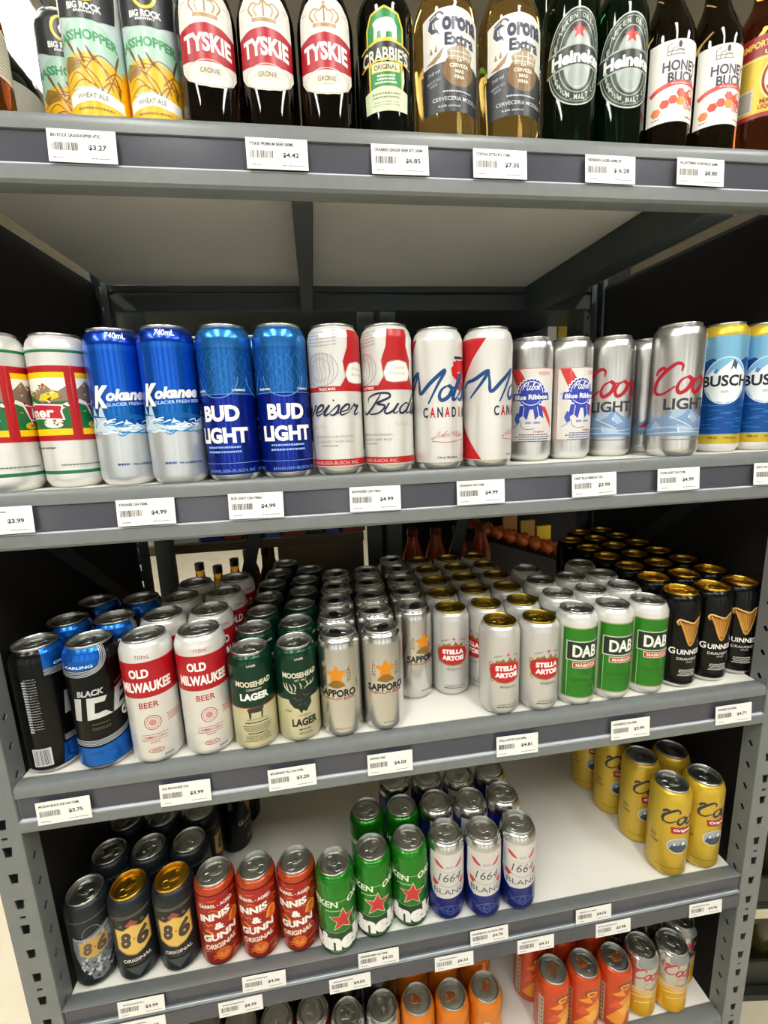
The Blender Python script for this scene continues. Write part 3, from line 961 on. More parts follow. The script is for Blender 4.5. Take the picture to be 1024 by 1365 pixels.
def art_bluelager(A, K):
    lt = ink('#2a70bd', .6)
    A.rect(-112, 113, 112, 168, metal('#1a67b6'))
    A.lines([[(x, 116), (x + 6, 132), (x - 5, 148), (x + 4, 166)] for x in range(-100, 101, 9)], .7, lt)
    A.lines([[(x, 118), (x + 9, 126), (x + 3, 137), (x + 12, 150), (x + 4, 160)] for x in range(-96, 101, 14)],   .6, ink('#3d82c8', .6))
    for x in (-66, 0, 66):
        A.ring(x, 134, 27, 26, 1.0, ink('#6aa3da', .4), 180, 360)
        A.ring(x, 134, 20, 20, .6, lt)
    A.rect(-112, 112.2, 112, 112.9, ink('#7aa9dc', .4))
    A.text('COMMERCE', 27, 117.5, 2.6, W_, 18, .02)
    A.text('TRADE MARK', -27, 117.5, 2.6, W_, 19, .02)
    for c in (-111, 0):
        A.text('BUD', c, 88.5, 20.5, W_, 50, .05)
        A.text('LIGHT', c, 60.5, 20.5, W_, 68, .05)
        A.textlines(c, 44, 56, 1, ink('#8fb4e6'), h=2.4, seed=3)
        A.textlines(c, 38, 52, 1, ink('#8fb4e6'), h=2.4, seed=5)
    A.rect(-112, 24, 112, 24.6, ink('#7aa9dc', .4))
    for c in (-70, 10, 80):
        A.text('ANHEUSER-BUSCH, INC.', c, 14, 4.6, ink('#6f9ad8'), 66, .0)
def art_redwhite(A, K):
    gr = ink('#8f9092')
    fine = ink('#aaa9a6')
    A.rect(-112, 112, 112, 118.5, RED)
    for c in (-78, 34):
        A.poly([(c + 22, 118), (c + 30, 130), (c + 27, 150), (c + 34, 168), (c + 36, 190), (c + 66, 190), (c + 64, 168), (c + 72, 150), (c + 70, 130), (c + 78, 118)], RED)
        A.poly([(c + 34, 124), (c + 44, 122), (c + 66, 124), (c + 70, 134), (c + 64, 147), (c + 50, 150), (c + 36, 147), (c + 30, 134)], ink('#e4e2dc'))
        A.line([(c + 34, 124), (c + 44, 122), (c + 66, 124), (c + 70, 134), (c + 64, 147), (c + 50, 150), (c + 36, 147), (c + 30, 134), (c + 34, 124)], .7, gr)
        A.text('Finest', c + 50, 141, 4.5, fine, 20, 0, .3)
        A.text('Brewing', c + 50, 133, 4.5, fine, 22, 0, .3)
        A.lines([[(c - 30 + 5 * k, 122), (c - 26 + 5 * k, 134), (c - 34 + 6 * k, 146), (c - 28 + 5 * k, 160)] for k in range(9)], .55, gr)
        A.lines([[(c - 32 + 4 * k, 160), (c - 24 + 4 * k, 150), (c - 30 + 5 * k, 138)] for k in range(10)], .45, fine)
        A.ring(c - 4, 140, 24, 21, .8, gr)
        A.ring(c - 4, 140, 15, 14, .6, fine)
        for q in range(5):
            A.text('brewed the famous way', c - 2, 170 + q * 4.2, 2.5, ink('#4a4a4e'), 44, 0, .2, arc=.004)
        A.text('REGISTERED' if c < 0 else 'TRADE MARK', c + 4, 115.2, 3.4, W_, 24, .01)
    A.rect(-112, 14, 112, 22.5, RED)
    A.script('Budweiser', 0, 81, 14, NAVY, 160, .22, .35)
    A.text('KING OF BEERS', 0, 66.5, 5, ink('#c3c1ba'), 66, 0)
    for c in (-66, 44):
        A.text('BREWED BY OUR ORIGINAL', c, 53, 3, ink('#8b8b8b'), 56)
        A.text('CHOICEST HOPS RICE', c, 46.5, 3, ink('#8b8b8b'), 52)
        A.textlines(c - 6, 40, 30, 1, ink('#9b9b9b'), h=2)
        A.text('ANHEUSER-BUSCH, INC.', c, 17.5, 5.2, ink('#e6b8b4'), 70)
def art_maple(A, K):
    R2 = ink('#b60f18')
    A.poly([(-41, 178), (-62, 150), (-80, 122), (-92, 100), (-98, 86), (-88, 70), (-72, 46), (-58, 26), (-48, 12), (-100, 12), (-111, 12), (-111, 178)], R2)
    A.poly([(111, 178), (98, 178), (84, 140), (92, 90), (84, 60), (100, 12), (111, 12)], R2)
    for c in (0,):
        A.poly([(12, 128), (10, 138), (14, 142), (13, 148), (16, 146), (22, 150), (24, 148), (40, 150), (42, 138), (46, 132), (40, 118), (30, 108), (20, 110), (22, 120)], R2)
        A.poly([(16, 150), (15, 153.5), (36, 154), (37, 150.5)], NAVY)
        A.line([(22, 132), (30, 134), (32, 120)], 1.2, W_, False)
    A.script('Molson', 2, 96, 20, ink('#174a7c', .25), 142, .27, .3)
    for i, (ch, cc) in enumerate(zip('CANADIAN', (NAVY, R2, NAVY, R2, NAVY, R2, NAVY, R2))):
        A.text(ch, -27 + i * 10.3, 80, 14, cc, 7.6 if ch != 'I' else 2.2, .03)
    A.script('John', -6, 46, 4.4, R2, 21, .12, .5)
    A.script('Molson', 19, 46, 4.0, R2, 22, .12, .5)
    A.line([(-18, 41), (4, 39), (28, 42), (34, 43)], .7, R2)
    A.ring(6, 40, 8, 7, .35, ink('#c9c7c0'))
    A.text('710 mL 5% alc/vol', 4, 18, 3, ink('#3d3d3d'), 30, .02)
def art_ribbon(A, K):
    pan = ink('#dcd9d2', .15)
    R2 = ink('#c33a36')
    BL = ink('#2a3fa6')
    A.rect(-38, 31, 62, 141, R2)
    A.rect(-37.2, 31.8, 61.2, 140.2, pan)
    A.poly([(-34, 140), (-18, 140), (12, 88), (36, 48), (36, 31.8), (30, 31.8), (-8, 84)], R2)
    A.poly([(-36, 84), (36, 84), (36, 31.8), (-36, 31.8)], pan)
    A.poly([(14, 84), (22, 84), (36, 62), (36, 50)], R2)
    for k in range(2):
        A.star(0, 104, 24 - k * 2, W_ if k == 0 else BL, .9, 0, 24)
    A.ring(0, 104, 17.5, 17.5, 1, W_)
    A.poly([(-17, 86), (-20, 66), (-12, 71), (-6, 64), (-2, 80), (3, 80), (6, 64), (12, 71), (20, 66), (16, 86)], BL)
    A.line([(-10, 84), (-12, 70)], .9, W_, False)
    A.line([(9, 84), (12, 70)], .9, W_, False)
    A.poly([(-30, 94), (-28, 105), (0, 103), (28, 105), (30, 94), (0, 92)], BL)
    A.script('Pabst', -1, 109, 6.4, W_, 27, .2, .25)
    A.text('Blue Ribbon', 0, 98.6, 7.6, W_, 52, .035)
    A.text('BEER · BIERE', 3, 60, 3, BL, 22, .02)
    A.line([(-30, 52), (-22, 56), (-16, 62), (-14, 54), (-6, 50), (6, 51)], .8, BL)
    A.poly([(-26, 66), (-22, 76), (-18, 74), (-17, 62), (-22, 58), (-24, 62)], ink('#3c57b0'))
    A.text('710mL', -28, 102, 3.2, BL, 10, .0)
    A.text('Original', 12, 46, 3.6, R2, 18, .03, .2)
    A.textlines(6, 41, 60, 4, ink('#55577d'), 3.4, 1.6)
    A.textlines(20, 134, 26, 2, R2, 3, 1)
    for y in (100, 78, 60):
        A.ring(-56, y + 10, 6, 6, 2, BL)
        A.textlines(-56, y, 18, 3, BL, 3.4, 1.8, seed=y)
    A.rect(-64, 36, -48, 54, BL)
    A.textlines(-56, 50, 14, 4, W_, 3.6, 1)
def art_mountain(A, K):
    R2 = ink('#a60e24')
    m1 = ink('#7f9dc0', .35)
    m2 = ink('#a9bfd6', .4)
    A.poly([(-104, 32), (-104, 46), (-80, 60), (-58, 48), (-40, 58), (-16, 70), (6, 78), (20, 66), (34, 60), (52, 74), (70, 58), (90, 66), (104, 50), (104, 32)], m1)
    A.polys([[(-16, 70), (6, 78), (0, 66), (-8, 60), (-20, 58)], [(10, 70), (24, 56), (14, 52), (6, 60)], [(52, 74), (44, 60), (58, 56), (66, 60)], [(-80, 60), (-70, 50), (-86, 48)], [(-40, 56), (-30, 46), (-48, 44)], [(-10, 50), (8, 46), (20, 38), (-6, 38)]], m2)
    A.lines([[(-60, 40), (-20, 46), (20, 42), (70, 48)], [(-70, 34), (-10, 38), (60, 36)], [(-20, 62), (0, 52), (14, 44)]], 1.4, ink('#cfd9e4', .4))
    A.textlines(0, 26, 80, 1, ink('#77828c'), h=2)
    A.script('Coors', 4, 96, 24, R2, 112, .24, .28)
    A.text('LIGHT', 4, 80, 17, ink('#3d4247', .3), 66, .03)
    A.poly([(-96, 44), (-80, 58), (-76, 60), (-66, 44)], R2)
    A.barcode(-96, 14, -70, 38, BLK)
def art_head(A, K):
    sk = ink('#6fb2d8', .35)
    A.poly([(-112, 152), (-90, 146), (-74, 150), (-52, 138), (-30, 146), (-20, 150), (-4, 140), (16, 142), (30, 150), (48, 144), (66, 150), (88, 144), (112, 152), (112, 30), (-112, 30)], ink('#0f4a92', .35))
    for c in (-66, 66):
        A.poly([(c - 30, 140), (c - 10, 152), (c, 158), (c + 8, 150), (c + 26, 142), (c + 34, 128), (c - 34, 126)], ink('#2d6eb4', .35))
    A.disc(0, 114, 31, 37, ink('#d9e4ea', .2))
    A.disc(0, 114, 29.5, 35.5, ink('#7db9dc', .3))
    A.poly([(-29, 122), (-16, 134), (-10, 131), (8, 147), (14, 140), (20, 134), (29, 124), (26, 100), (16, 84), (0, 79), (-16, 84), (-27, 102)], ink('#e4ebee', .1))
    A.poly([(8, 147), (14, 140), (12, 130), (8, 136), (4, 128)], ink('#3d4a63'))
    A.poly([(-16, 134), (-10, 131), (-14, 125), (-18, 128)], ink('#4f7fb0'))
    A.text('BUSCH', 0, 114, 17.5, BLK, 66, .03)
    A.text('BEER', 0, 97, 3.2, ink('#5b6470'), 10)
    rnd = random.Random(8)
    L = []
    for k in range(60):
        x, y = rnd.uniform(-108, 100), rnd.uniform(34, 78)
        L.append([(x, y), (x + rnd.uniform(6, 14), y + rnd.uniform(-1, 1)), (x + rnd.uniform(15, 24), y)])
    A.lines(L, 1.5, ink('#2c7cc0', .35), taper=True)
    A.text('740 ml', -12, 24, 3.4, ink('#5a4210'), 14, .03)
    A.text('4.7% alc/vol', 14, 24, 3.0, ink('#5a4210'), 20, .02)
H740, R740 = 199, 35.3
CanKind('flag', 195, R740, [(19, WM), (23.5, ink('#1d6b41')), (171, WM), (174.5, ink('#1d6b41')), (300, WM)], art_flag)
KB = metal('#0a3f9e')
CanKind('glacier', H740, R740, [(9, WM), (76, mat('pearl_silver', '#c9ced2', .3, .6)), (104, metal('#0a66bb')), (172, metal('#0c5ccf')), (178, metal('#1a6bd8')), (300, metal('#0d3cae'))], art_glacier)
CanKind('bluelager', H740, R740, [(9, SILVER_M), (112.5, metal('#0d2a9a')), (170, metal('#1460ad')), (300, metal('#2a74bd'))], art_bluelager)
CanKind('redwhite', 198, R740, [(12, SILVER_M), (300, WM)], art_redwhite)
CanKind('maple', 193, R740, [(11, SILVER_M), (300, WM)], art_maple)
CanKind('ribbon', 187, 33.2, [(300, SILVER)], art_ribbon)
CanKind('mountain', 190, 34, [(300, SILVER)], art_mountain)
CanKind('mountainb', 197, 36, [(300, SILVER)], art_mountain)
CanKind('head', 203, 34, [(14, WM), (29, mat('gold_print', '#c9ac33', .35, .4)), (183, metal('#7db6d8', .3, .5)), (300, mat('gold_print', '#c9ac33', .35, .4))], art_head)

# ---- third shelf
def art_ice(A, K):
    BL = metal('#0f63c8')
    st = ink('#b9c2cc', .6)
    A.poly([(-44, 189), (-44, 161), (-10, 159), (10, 162), (17, 172), (18, 189)], BL)
    for k in range(4):
        A.line([(-44, 160 - k * 2.4), (-10, 158 - k * 2.4), (10 + k, 161 - k * 1.6), (17 + k * 2, 172 - k), (18.5 + k * 2.4, 189)], 1.3, st)
    A.text('CARLING', -12, 165, 4, W_, 38, .02)
    A.text('BLACK', -2, 125, 9, ink('#c2cad2', .5), 34, .04, .15)
    A.poly([(-28, 84), (-24, 118), (-14, 118), (-18, 84)], ink('#d3d6d8', .6))
    A.poly([(-10, 84), (-7, 118), (18, 116), (14, 108), (2, 109), (0, 93), (14, 94), (22, 86)], ink('#d9dcde', .6))
    A.poly([(22, 86), (28, 120), (52, 130), (50, 121), (38, 115), (37, 110), (46, 112), (44, 105), (35, 102), (33, 95), (48, 98), (46, 90)], ink('#c3c8cc', .6))
    A.line([(22, 84), (29, 122)], 2, BLK, False)
    A.line([(30, 128), (54, 136)], 2, ink('#7c2f3c'), False)
    A.disc(45, 80, 10, 8.5, W_)
    A.text('6.1', 44, 80, 8, BLK, 13, .03)
    A.textlines(6, 76, 28, 1, ink('#6d6a3f'))
    A.textlines(6, 70, 30, 2, ink('#5d5a3a'))
    for k in range(4):
        A.line([(-34, 46 + k * 2.4), (0, 44 + k * 2.4), (40, 50 + k * 2.4), (64, 62 + k * 2.4)], 1.3, st)
    A.poly([(-40, 12), (-36, 42), (0, 40), (40, 46), (66, 58), (100, 62), (100, 12)], BL)
    A.textlines(8, 30, 50, 1, ink('#0a3a86'), h=3)
    A.polys([[(-72, 70 + 4 * k), (-67, 70 + 4 * k), (-67, 72.6 + 4 * k), (-72, 72.6 + 4 * k)] for k in range(20)], ink('#9ba0a2'))
    A.textlines(-62, 150, 16, 20, ink('#7b7f80'), 4, 1.4, seed=9)
    A.rect(-76, 16, -52, 44, ink('#c4c7c8'))
    A.barcode(-74, 18, -54, 42, BLK)
def art_redband(A, K):
    R2 = ink('#a80f1a')
    A.rect(-112, 110, 112, 164, R2)
    A.rect(-112, 109, -112 + .1, 164, R2)
    for c in (0, -111):
        A.text('710mL', c + 2, 172, 6, R2, 19, .0, .1)
        A.text('OLD', c - 6, 147, 13.5, W_, 27, .04)
        A.text('MILWAUKEE', c + 1, 126, 15.5, W_, 72, .045, 0, .0)
        A.text('BEER', c + 2, 98, 9, R2, 26, .01)
        A.ring(c + 4, 70, 11, 11, 1, R2)
        A.ring(c + 4, 70, 8, 8, .5, R2)
        A.disc(c + 4, 70, 5, 5, ink('#c98a84'))
        A.text('JUMBO CAN', c + 4, 46, 5, R2, 28, .01)
        A.line([(c - 14, 42), (c - 12, 51), (c + 22, 51), (c + 20, 42), (c - 14, 42)], .7, R2, False)
        A.textlines(c + 36, 76, 26, 5, ink('#c4736f'), 2.6, 1.3, seed=2)
        A.textlines(c + 4, 38, 16, 1, R2)
        A.ring(c + 4, 25, 10, 3.4, .8, R2)
        A.text('710 mL', c + 4, 25, 3, R2, 12, .02)
        A.textlines(c + 20, 14, 16, 1, ink('#6a6a6a'), h=2)
CREAM = mat('cream_can_paint', '#cfcaa4', .3, .45, coat=.2)
FOREST = metal('#0c3a28', .28, .6)
MOOSEW = ink('#d8d2b8')
def art_deer(A, K):
    A.rect(-104, 74, 104, 75.2, ink('#a8332c'))
    A.text('LAGER', 0, 141, 3, MOOSEW, 13, .02)
    A.text('MOOSEHEAD', 1, 112, 9, MOOSEW, 54, .04, arc=.0025)
    A.text('· CANADIAN ·', 1, 103.5, 3, MOOSEW, 26, .01)
    A.text('LAGER', 1, 92, 11.5, W_, 43, .05)
    D = ink('#2f3226')
    A.poly([(-12, 72), (-8, 74), (6, 74), (10, 78), (14, 80), (17, 77), (13, 74), (11, 68), (10, 56), (8, 56), (8, 66), (-6, 66), (-7, 56), (-9, 56), (-10, 66)], D)
    A.lines([[(12, 80), (10, 84), (6, 86)], [(14, 80), (17, 85), (21, 86)], [(8, 84), (8, 87)], [(19, 85), (19, 88)]], .8, D)
    A.lines([[(-14, 55), (16, 55)]], .6, D, False)
    A.textlines(1, 49, 44, 1, D, h=2)
    A.textlines(1, 44, 46, 4, ink('#6d6b4d'), 2.8, 1.3, seed=6)
    A.textlines(1, 31, 36, 1, D, h=2)
    A.textlines(1, 27, 44, 4, ink('#6d6b4d'), 2.8, 1.3, seed=7)
def art_moose(A, K):
    A.text('LAGER', 2, 141, 3, MOOSEW, 13, .02)
    A.text('MOOSEHEAD', 2, 115, 9, MOOSEW, 54, .04, arc=.0025)
    A.text('· EST 1867 ·', 2, 107, 2.8, MOOSEW, 22, .01)
    D = ink('#0d1f17')
    A.poly([(-12, 82), (-4, 86), (4, 92), (14, 92), (22, 86), (20, 78), (16, 74), (17, 66), (12, 60), (8, 54), (3, 57), (0, 52), (-4, 60), (-10, 62), (-16, 70), (-18, 76)], D)
    A.lines([[(-6, 86), (-14, 88), (-22, 96), (-24, 104)], [(-12, 88), (-12, 94), (-15, 102)], [(-17, 91), (-19, 98), (-20, 104)], [(-8, 88), (-6, 96), (-9, 102)],
             [(6, 92), (12, 96), (20, 98), (24, 104)], [(12, 95), (12, 100), (10, 104)], [(17, 97), (18, 102)], [(2, 92), (2, 98), (0, 103)]], 1.9, ink('#c9c3a6'), taper=True)
    A.lines([[(-10, 80), (-4, 74), (2, 76)], [(4, 84), (10, 80), (14, 82)], [(-4, 66), (2, 68)], [(6, 70), (8, 64)]], .8, ink('#5a6b58'))
    A.textlines(-19, 58, 12, 2, ink('#4f5138'))
    A.text('· CANADIAN ·', 4, 49, 2.6, ink('#3d3f2c'), 24)
    A.text('LAGER', 5, 37, 13, BLK, 40, .045)
    A.text('IMPORTED', 4, 25, 3, BLK, 18, .02)
    A.textlines(4, 19, 24, 2, ink('#4f5138'))
def art_star(A, K):
    A.lines([[(-17, 96), (-21, 106), (-19, 118)], [(17, 96), (21, 106), (19, 118)]], 1.0, ink('#8a6a34', .3))
    A.polys([[(s * 20 + s * 2.6 * cos(a), y + 2.6 * sin(a)), (s * 20 + s * 5.5 * cos(a), y + 5.5 * sin(a)), (s * 20 + s * 3.4 * cos(a + .6), y + 3.4 * sin(a + .6))] for s in (-1, 1) for y, a in ((96, .8), (101, .8), (106, .9), (111, 1.1), (116, 1.4), (98, 2.2), (103, 2.2), (108, 2.1), (113, 2.0))], ink('#8a6a34', .3))
    A.star(0, 109, 17, ink('#d98a1c', .25), .5)
    A.poly([(-12, 94), (-14, 90), (0, 87), (14, 90), (12, 94), (4, 100), (-4, 100)], ink('#8a6a2a', .3))
    A.text('SAPPORO', 0, 78.5, 12, BLK, 60, .035)
    A.text('PREMIUM BEER', 0, 69.5, 4, ink('#a8483c'), 56, .0)
    A.text('500ml', 6, 18, 2.4, ink('#7a7a78'), 24, .0)
def art_oval(A, K):
    g = ink('#8d6a2c', .2)
    A.star(3, 110, 5, ink('#c8202c'), .22, 0, 4)
    A.text('ANNO', -13, 107, 2.8, ink('#3d3a36'), 13, .01, 0, .28)
    A.text('1366', 19, 108, 2.8, ink('#3d3a36'), 11, .01, 0, -.2)
    A.poly([(-25, 92), (-27, 82), (-24, 68), (-14, 62), (0, 60), (16, 62), (25, 68), (29, 82), (26, 92), (14, 97), (8, 102), (0, 98), (-8, 101), (-14, 97)], g)
    A.polys([[(-8, 97), (-5, 104), (-1, 98)], [(2, 98), (6, 106), (10, 99)], [(12, 97), (17, 103), (20, 96)], [(-18, 95), (-14, 101), (-11, 96)]], g)
    A.poly([(-25.5, 84), (-23.5, 70.5), (-12, 64), (2, 62), (16, 64), (25.5, 70.5), (27.5, 84), (25, 93), (12, 96), (2, 97), (-10, 96), (-23, 92.5)], ink('#b81822'))
    A.ring(-24, 92, 3.4, 4.4, 1.1, g, -30, 250)
    A.ring(28, 90, 3.4, 4.4, 1.1, g, -70, 210)
    A.ring(-22, 66, 3.4, 3.4, 1.1, g, 60, 320)
    A.text('STELLA', 2, 86.5, 9.0, W_, 38, .06, arc=-.0012)
    A.text('ARTOIS', 2, 74.5, 9.0, W_, 39, .06, arc=.0012)
    A.text('Belgium', 4, 53.5, 5, ink('#5a554c'), 27, -.005, .35)
    A.text('La Bière Pils, De Bier', 6, 22, 2.6, BLK, 34, .01)
    A.text('IMPORTED 5.0% alc./vol.', 6, 17.5, 2.4, BLK, 40, .03)
def art_greenpanel(A, K):
    G = metal('#2a801a', .3, .4)
    A.rect(-30, 17, 46, 142, ink('#a9a684', .5))
    A.rect(-28, 19, 44, 140, G)
    A.rect(-21, 17, -20, 118, ink('#9fb48a'))
    A.poly([(-23, 119), (50, 119), (47, 84), (-23, 84)], ink('#c9d2b8', .3))
    A.poly([(-21, 117), (48, 117), (45, 86), (-21, 86)], ink('#132b1d'))
    A.text('DAB', 9, 101, 21, ink('#a9aa92'), 41, .03)
    A.text('DAB', 8, 101.6, 21, W_, 41, .02)
    A.rect(-12, 71.5, 34, 82, ink('#dfd5c8'))
    A.rect(-11, 72.5, 33, 81, ink('#b5392c'))
    A.text('MAIBOCK', 11, 76.8, 5.4, ink('#f0d9cc'), 36, .03)
    A.text('7%', 8, 64, 8, ink('#1c5a18'), 14, .0, .3)
    A.text('GERMANY', 8, 50, 6, ink('#1f5c17'), 44, 0)
    A.textlines(8, 40, 40, 2, ink('#256a1c'), 4, 1.6)
    A.textlines(8, 27, 46, 1, ink('#256a1c'), 4, 1.6)
def art_harp(A, K):
    g1, g2, g3 = ink('#d9a24e', .55), ink('#a8712c', .55), ink('#e9c27a', .5)
    A.poly([(-14, 126), (-9, 118), (-2, 92), (2, 84), (7, 83), (10, 90), (16, 118), (20, 127), (8, 122), (-2, 123)], g2)
    A.lines([[(-11 + 3.4 * k, 122 - .8 * k), (-1 + 1.4 * k, 90)] for k in range(7)], 1.1, g1, False)
    A.line([(-15, 120), (-18, 125), (-14, 130), (-4, 127), (8, 124), (16, 130), (21, 133)], 3.0, g3)
    A.line([(20, 130), (17, 112), (11, 92), (6, 83), (1, 86)], 2.6, g1)
    A.line([(-14, 127), (-8, 112), (-2, 94), (2, 85)], 2.4, g1)
    A.disc(-15, 122, 2, 2, g2)
    A.text('G', -23, 72, 12, W_, 10, .02)
    A.text('UINNESS', 6.5, 70.8, 9.4, W_, 44, .02)
    A.text('DRAUGHT', 3, 58, 5, ink('#d2cfc6'), 36, .01)
    A.text('STOUT', 6, 52, 2.8, ink('#b9b6ad'), 13, .02)
    A.textlines(4, 36, 34, 4, ink('#b9b6ad'), 3.3, 2, seed=3)
    A.textlines(-40, 126, 10, 6, ink('#8b8880'), 3, 1.6, seed=4)
CanKind('ice', 192, 35.5, [(10, SILVER_M), (300, BLACKP)], art_ice)
CanKind('redband', 192.5, 35.5, [(300, WM)], art_redband)
CanKind('deer', 157, 32.9, [(74.5, CREAM), (300, FOREST)], art_deer)
CanKind('moose', 157, 32.9, [(76, CREAM), (300, FOREST)], art_moose)
CanKind('star', 166.7, 32.9, [(300, SILVER_M)], art_star, ALU, BLACKTAB)
CanKind('oval', 157, 32.9, [(300, mat('pale_silver_paint', '#cbcac6', .33, .5, coat=.2))], art_oval, OLIVELID)
CanKind('greenpanel', 165.6, 32.9, [(300, WM)], art_greenpanel)
CanKind('harp', 173.6, 32.9, [(10, SILVER_M), (300, BLACKP)], art_harp, GOLDLID)

# ---- fourth shelf
def shield(A, x, y, w, h, m):
    A.poly([(x - w, y + h * .85), (x - w * .5, y + h * .75), (x, y + h), (x + w * .5, y + h * .75), (x + w, y + h * .9), (x + w, y - h * .5), (x + w * .5, y - h * .85), (x, y - h), (x - w * .5, y - h * .85), (x - w, y - h * .5)], m)
def eight_six(A, x, y, h, m, w):
    A.text('8', x - w * .27, y, h, m, w * .36, .05, .15)
    A.text('6', x + w * .27, y, h * 1.12, m, w * .40, .055, .15)
    A.disc(x, y, 1.6, 1.6, ink('#b8452c'))
def art_shield(A, K):
    A.rect(-104, 132, 104, 134, ink('#54585a'))
    A.textlines(0, 129, 80, 1, ink('#7d6a48'), h=1.8)
    A.poly([(-10, 116), (0, 125), (10, 116), (0, 110)], ink('#9a4a38'))
    A.polys([[(-20, 114), (-15, 120), (-12, 114)], [(12, 114), (15, 120), (20, 114)]], ink('#54603c'))
    shield(A, 0, 86, 27, 30, ink('#9a7a3c'))
    shield(A, 0, 86, 25, 28, ink('#dcb65c'))
    eight_six(A, 1, 88, 30, ink('#3c342c'), 46)
    A.text('ORIGINAL', 1, 47, 6.6, ink('#d6d2c6'), 43, .03)
    A.textlines(0, 39, 30, 1, ink('#6d6a58'))
    A.poly([(-20, 34), (20, 34), (0, 14)], ink('#42474a'))
def art_skull(A, K):
    g = ink('#7b8086', .2)
    A.rect(-104, 132, 104, 134, ink('#54585a'))
    A.ring(0, 104, 13, 16, 1.2, ink('#70767c'), 0, 180)
    A.poly([(-28, 106), (-20, 99), (0, 104), (24, 112), (34, 104), (38, 88), (34, 68), (26, 52), (18, 36), (16, 22), (4, 16), (-8, 20), (-10, 34), (-22, 48), (-28, 66), (-30, 86)], g)
    rnd = random.Random(4)
    A.polys([[(x, y), (x + rnd.uniform(3, 7), y + rnd.uniform(2, 5)), (x + rnd.uniform(1, 4), y - rnd.uniform(3, 6))] for x, y in [(rnd.uniform(-24, 26), rnd.uniform(26, 100)) for _ in range(46)]], ink('#c3c7ca'))
    A.polys([[(x, y), (x + rnd.uniform(3, 7), y + rnd.uniform(1, 4)), (x + rnd.uniform(1, 5), y - rnd.uniform(2, 5))] for x, y in [(rnd.uniform(-22, 22), rnd.uniform(24, 70)) for _ in range(30)]], ink('#3a4048'))
    A.line([(-28, 102), (0, 98), (26, 108)], 2.4, ink('#aeb4b8'))
    shield(A, 0, 80, 20, 19, ink('#bd9a52'))
    eight_six(A, 1, 80, 22, ink('#5a4a34'), 36)
def art_flames(A, K):
    o, o2, y = ink('#d9641c', .2), ink('#e88a24', .2), ink('#f0a83c', .1)
    rnd = random.Random(6)
    L = []
    for k in range(90):
        x, yy = rnd.uniform(-100, 92), rnd.uniform(18, 140)
        L.append([(x, yy), (x + rnd.uniform(3, 8), yy + rnd.uniform(-1, 5)), (x + rnd.uniform(8, 16), yy + rnd.uniform(-5, 3))])
    A.lines(L[:45], 2.2, o, taper=True)
    A.lines(L[45:], 1.6, o2, taper=True)
    A.disc(28, 90, 9, 12, o)
    A.line([(18, 84), (24, 100), (34, 98), (30, 84)], 3, y)
    A.line([(-30, 74), (-20, 68), (-10, 74), (-22, 80)], 3.4, y, taper=True)
    A.text('BARREL - AGED', 0, 128, 6.4, W_, 54, .03)
    A.text('INNIS', -4, 107, 14, W_, 50, .05, slope=.16)
    A.text('&', 2, 87, 13, W_, 16, .05)
    A.text('GUNN', 1, 67.5, 14, W_, 56, .05, slope=.16)
    A.text('ORIGINAL', 1, 49, 10, ink('#f0e0cc'), 52, .035, slope=.16)
    A.disc(4, 30, 12, 12, o)
    A.disc(4, 30, 9, 9, ink('#c0561f'))
    A.lines([[(-4, 30), (4, 24), (12, 30)], [(-2, 34), (4, 28), (10, 34)]], 1.6, y)
def art_redstar(A, K):
    dg = metal('#123f1a', .3, .4)
    A.poly([(-104, 8), (-104, 50), (-50, 55), (0, 52), (50, 55), (104, 50), (104, 8)], dg)
    A.line([(-104, 51), (-50, 56), (0, 53), (50, 56), (104, 51)], 1, ink('#8db488'))
    A.ring(0, 70, 60, 45, .8, ink('#a9c99c'), 20, 160)
    A.text('HEINEKEN', -46, 112, 12, ink('#dfe6cf'), 84, .03, .06, arc=-.001)
    A.text('ORIGINAL', 50, 114, 13, ink('#dfe6cf'), 76, .03, .06, arc=-.001)
    A.textlines(-10, 97, 40, 1, ink('#a9cf96'), h=2)
    A.star(2, 78, 25, ink('#d8dcc4'), .42, .06)
    A.star(2, 78, 22.5, ink('#bf2a24'), .42, .06)
    A.text('Heineken', -2, 35, 36, W_, 178, .06)
    A.textlines(0, 14, 50, 1, ink('#5f8a55'), h=2)
def art_blanc(A, K):
    wh = mat('pearl_white_print', '#d6d6d4', .35, .3)
    R2 = ink('#c8323a')
    A.poly([(-34, 145), (-36, 90), (-30, 62), (-20, 52), (30, 56), (40, 66), (42, 145)], wh)
    A.polys([[(-26, 132), (-18, 130), (-6, 117), (-12, 117), (-20, 122)], [(30, 132), (24, 130), (12, 117), (18, 117), (25, 122)]], R2)
    A.text('XXX', 3, 119, 4.4, ink('#8f9096'), 14, .02)
    A.line([(-18, 112), (3, 108), (24, 112)], 1, ink('#a9abb0'))
    A.text('1664', 4, 97, 17, ink('#3d4048'), 42, -.004, .22)
    A.line([(-22, 84), (3, 78), (28, 84)], 1.6, ink('#a9abb0'))
    A.polys([[(-28, 92), (-16, 84), (-22, 76), (-28, 82)], [(32, 92), (22, 84), (27, 76), (32, 82)]], R2)
    A.text('BLANC', 4, 67, 11, ink('#3a4c63'), 60, -.002, 0, arc=.001)
    lb = ink('#5661a8', .3)
    A.lines([[(-18, 26), (-8, 34), (4, 38), (16, 34), (28, 26)], [(-16, 30), (-6, 22), (4, 20), (14, 22), (26, 30)], [(-20, 38), (-8, 28), (4, 26)], [(30, 38), (18, 28), (4, 26)], [(4, 38), (-2, 28), (4, 18), (10, 28), (4, 38)]], 1.8, lb)
    A.textlines(4, 10, 30, 1, lb)
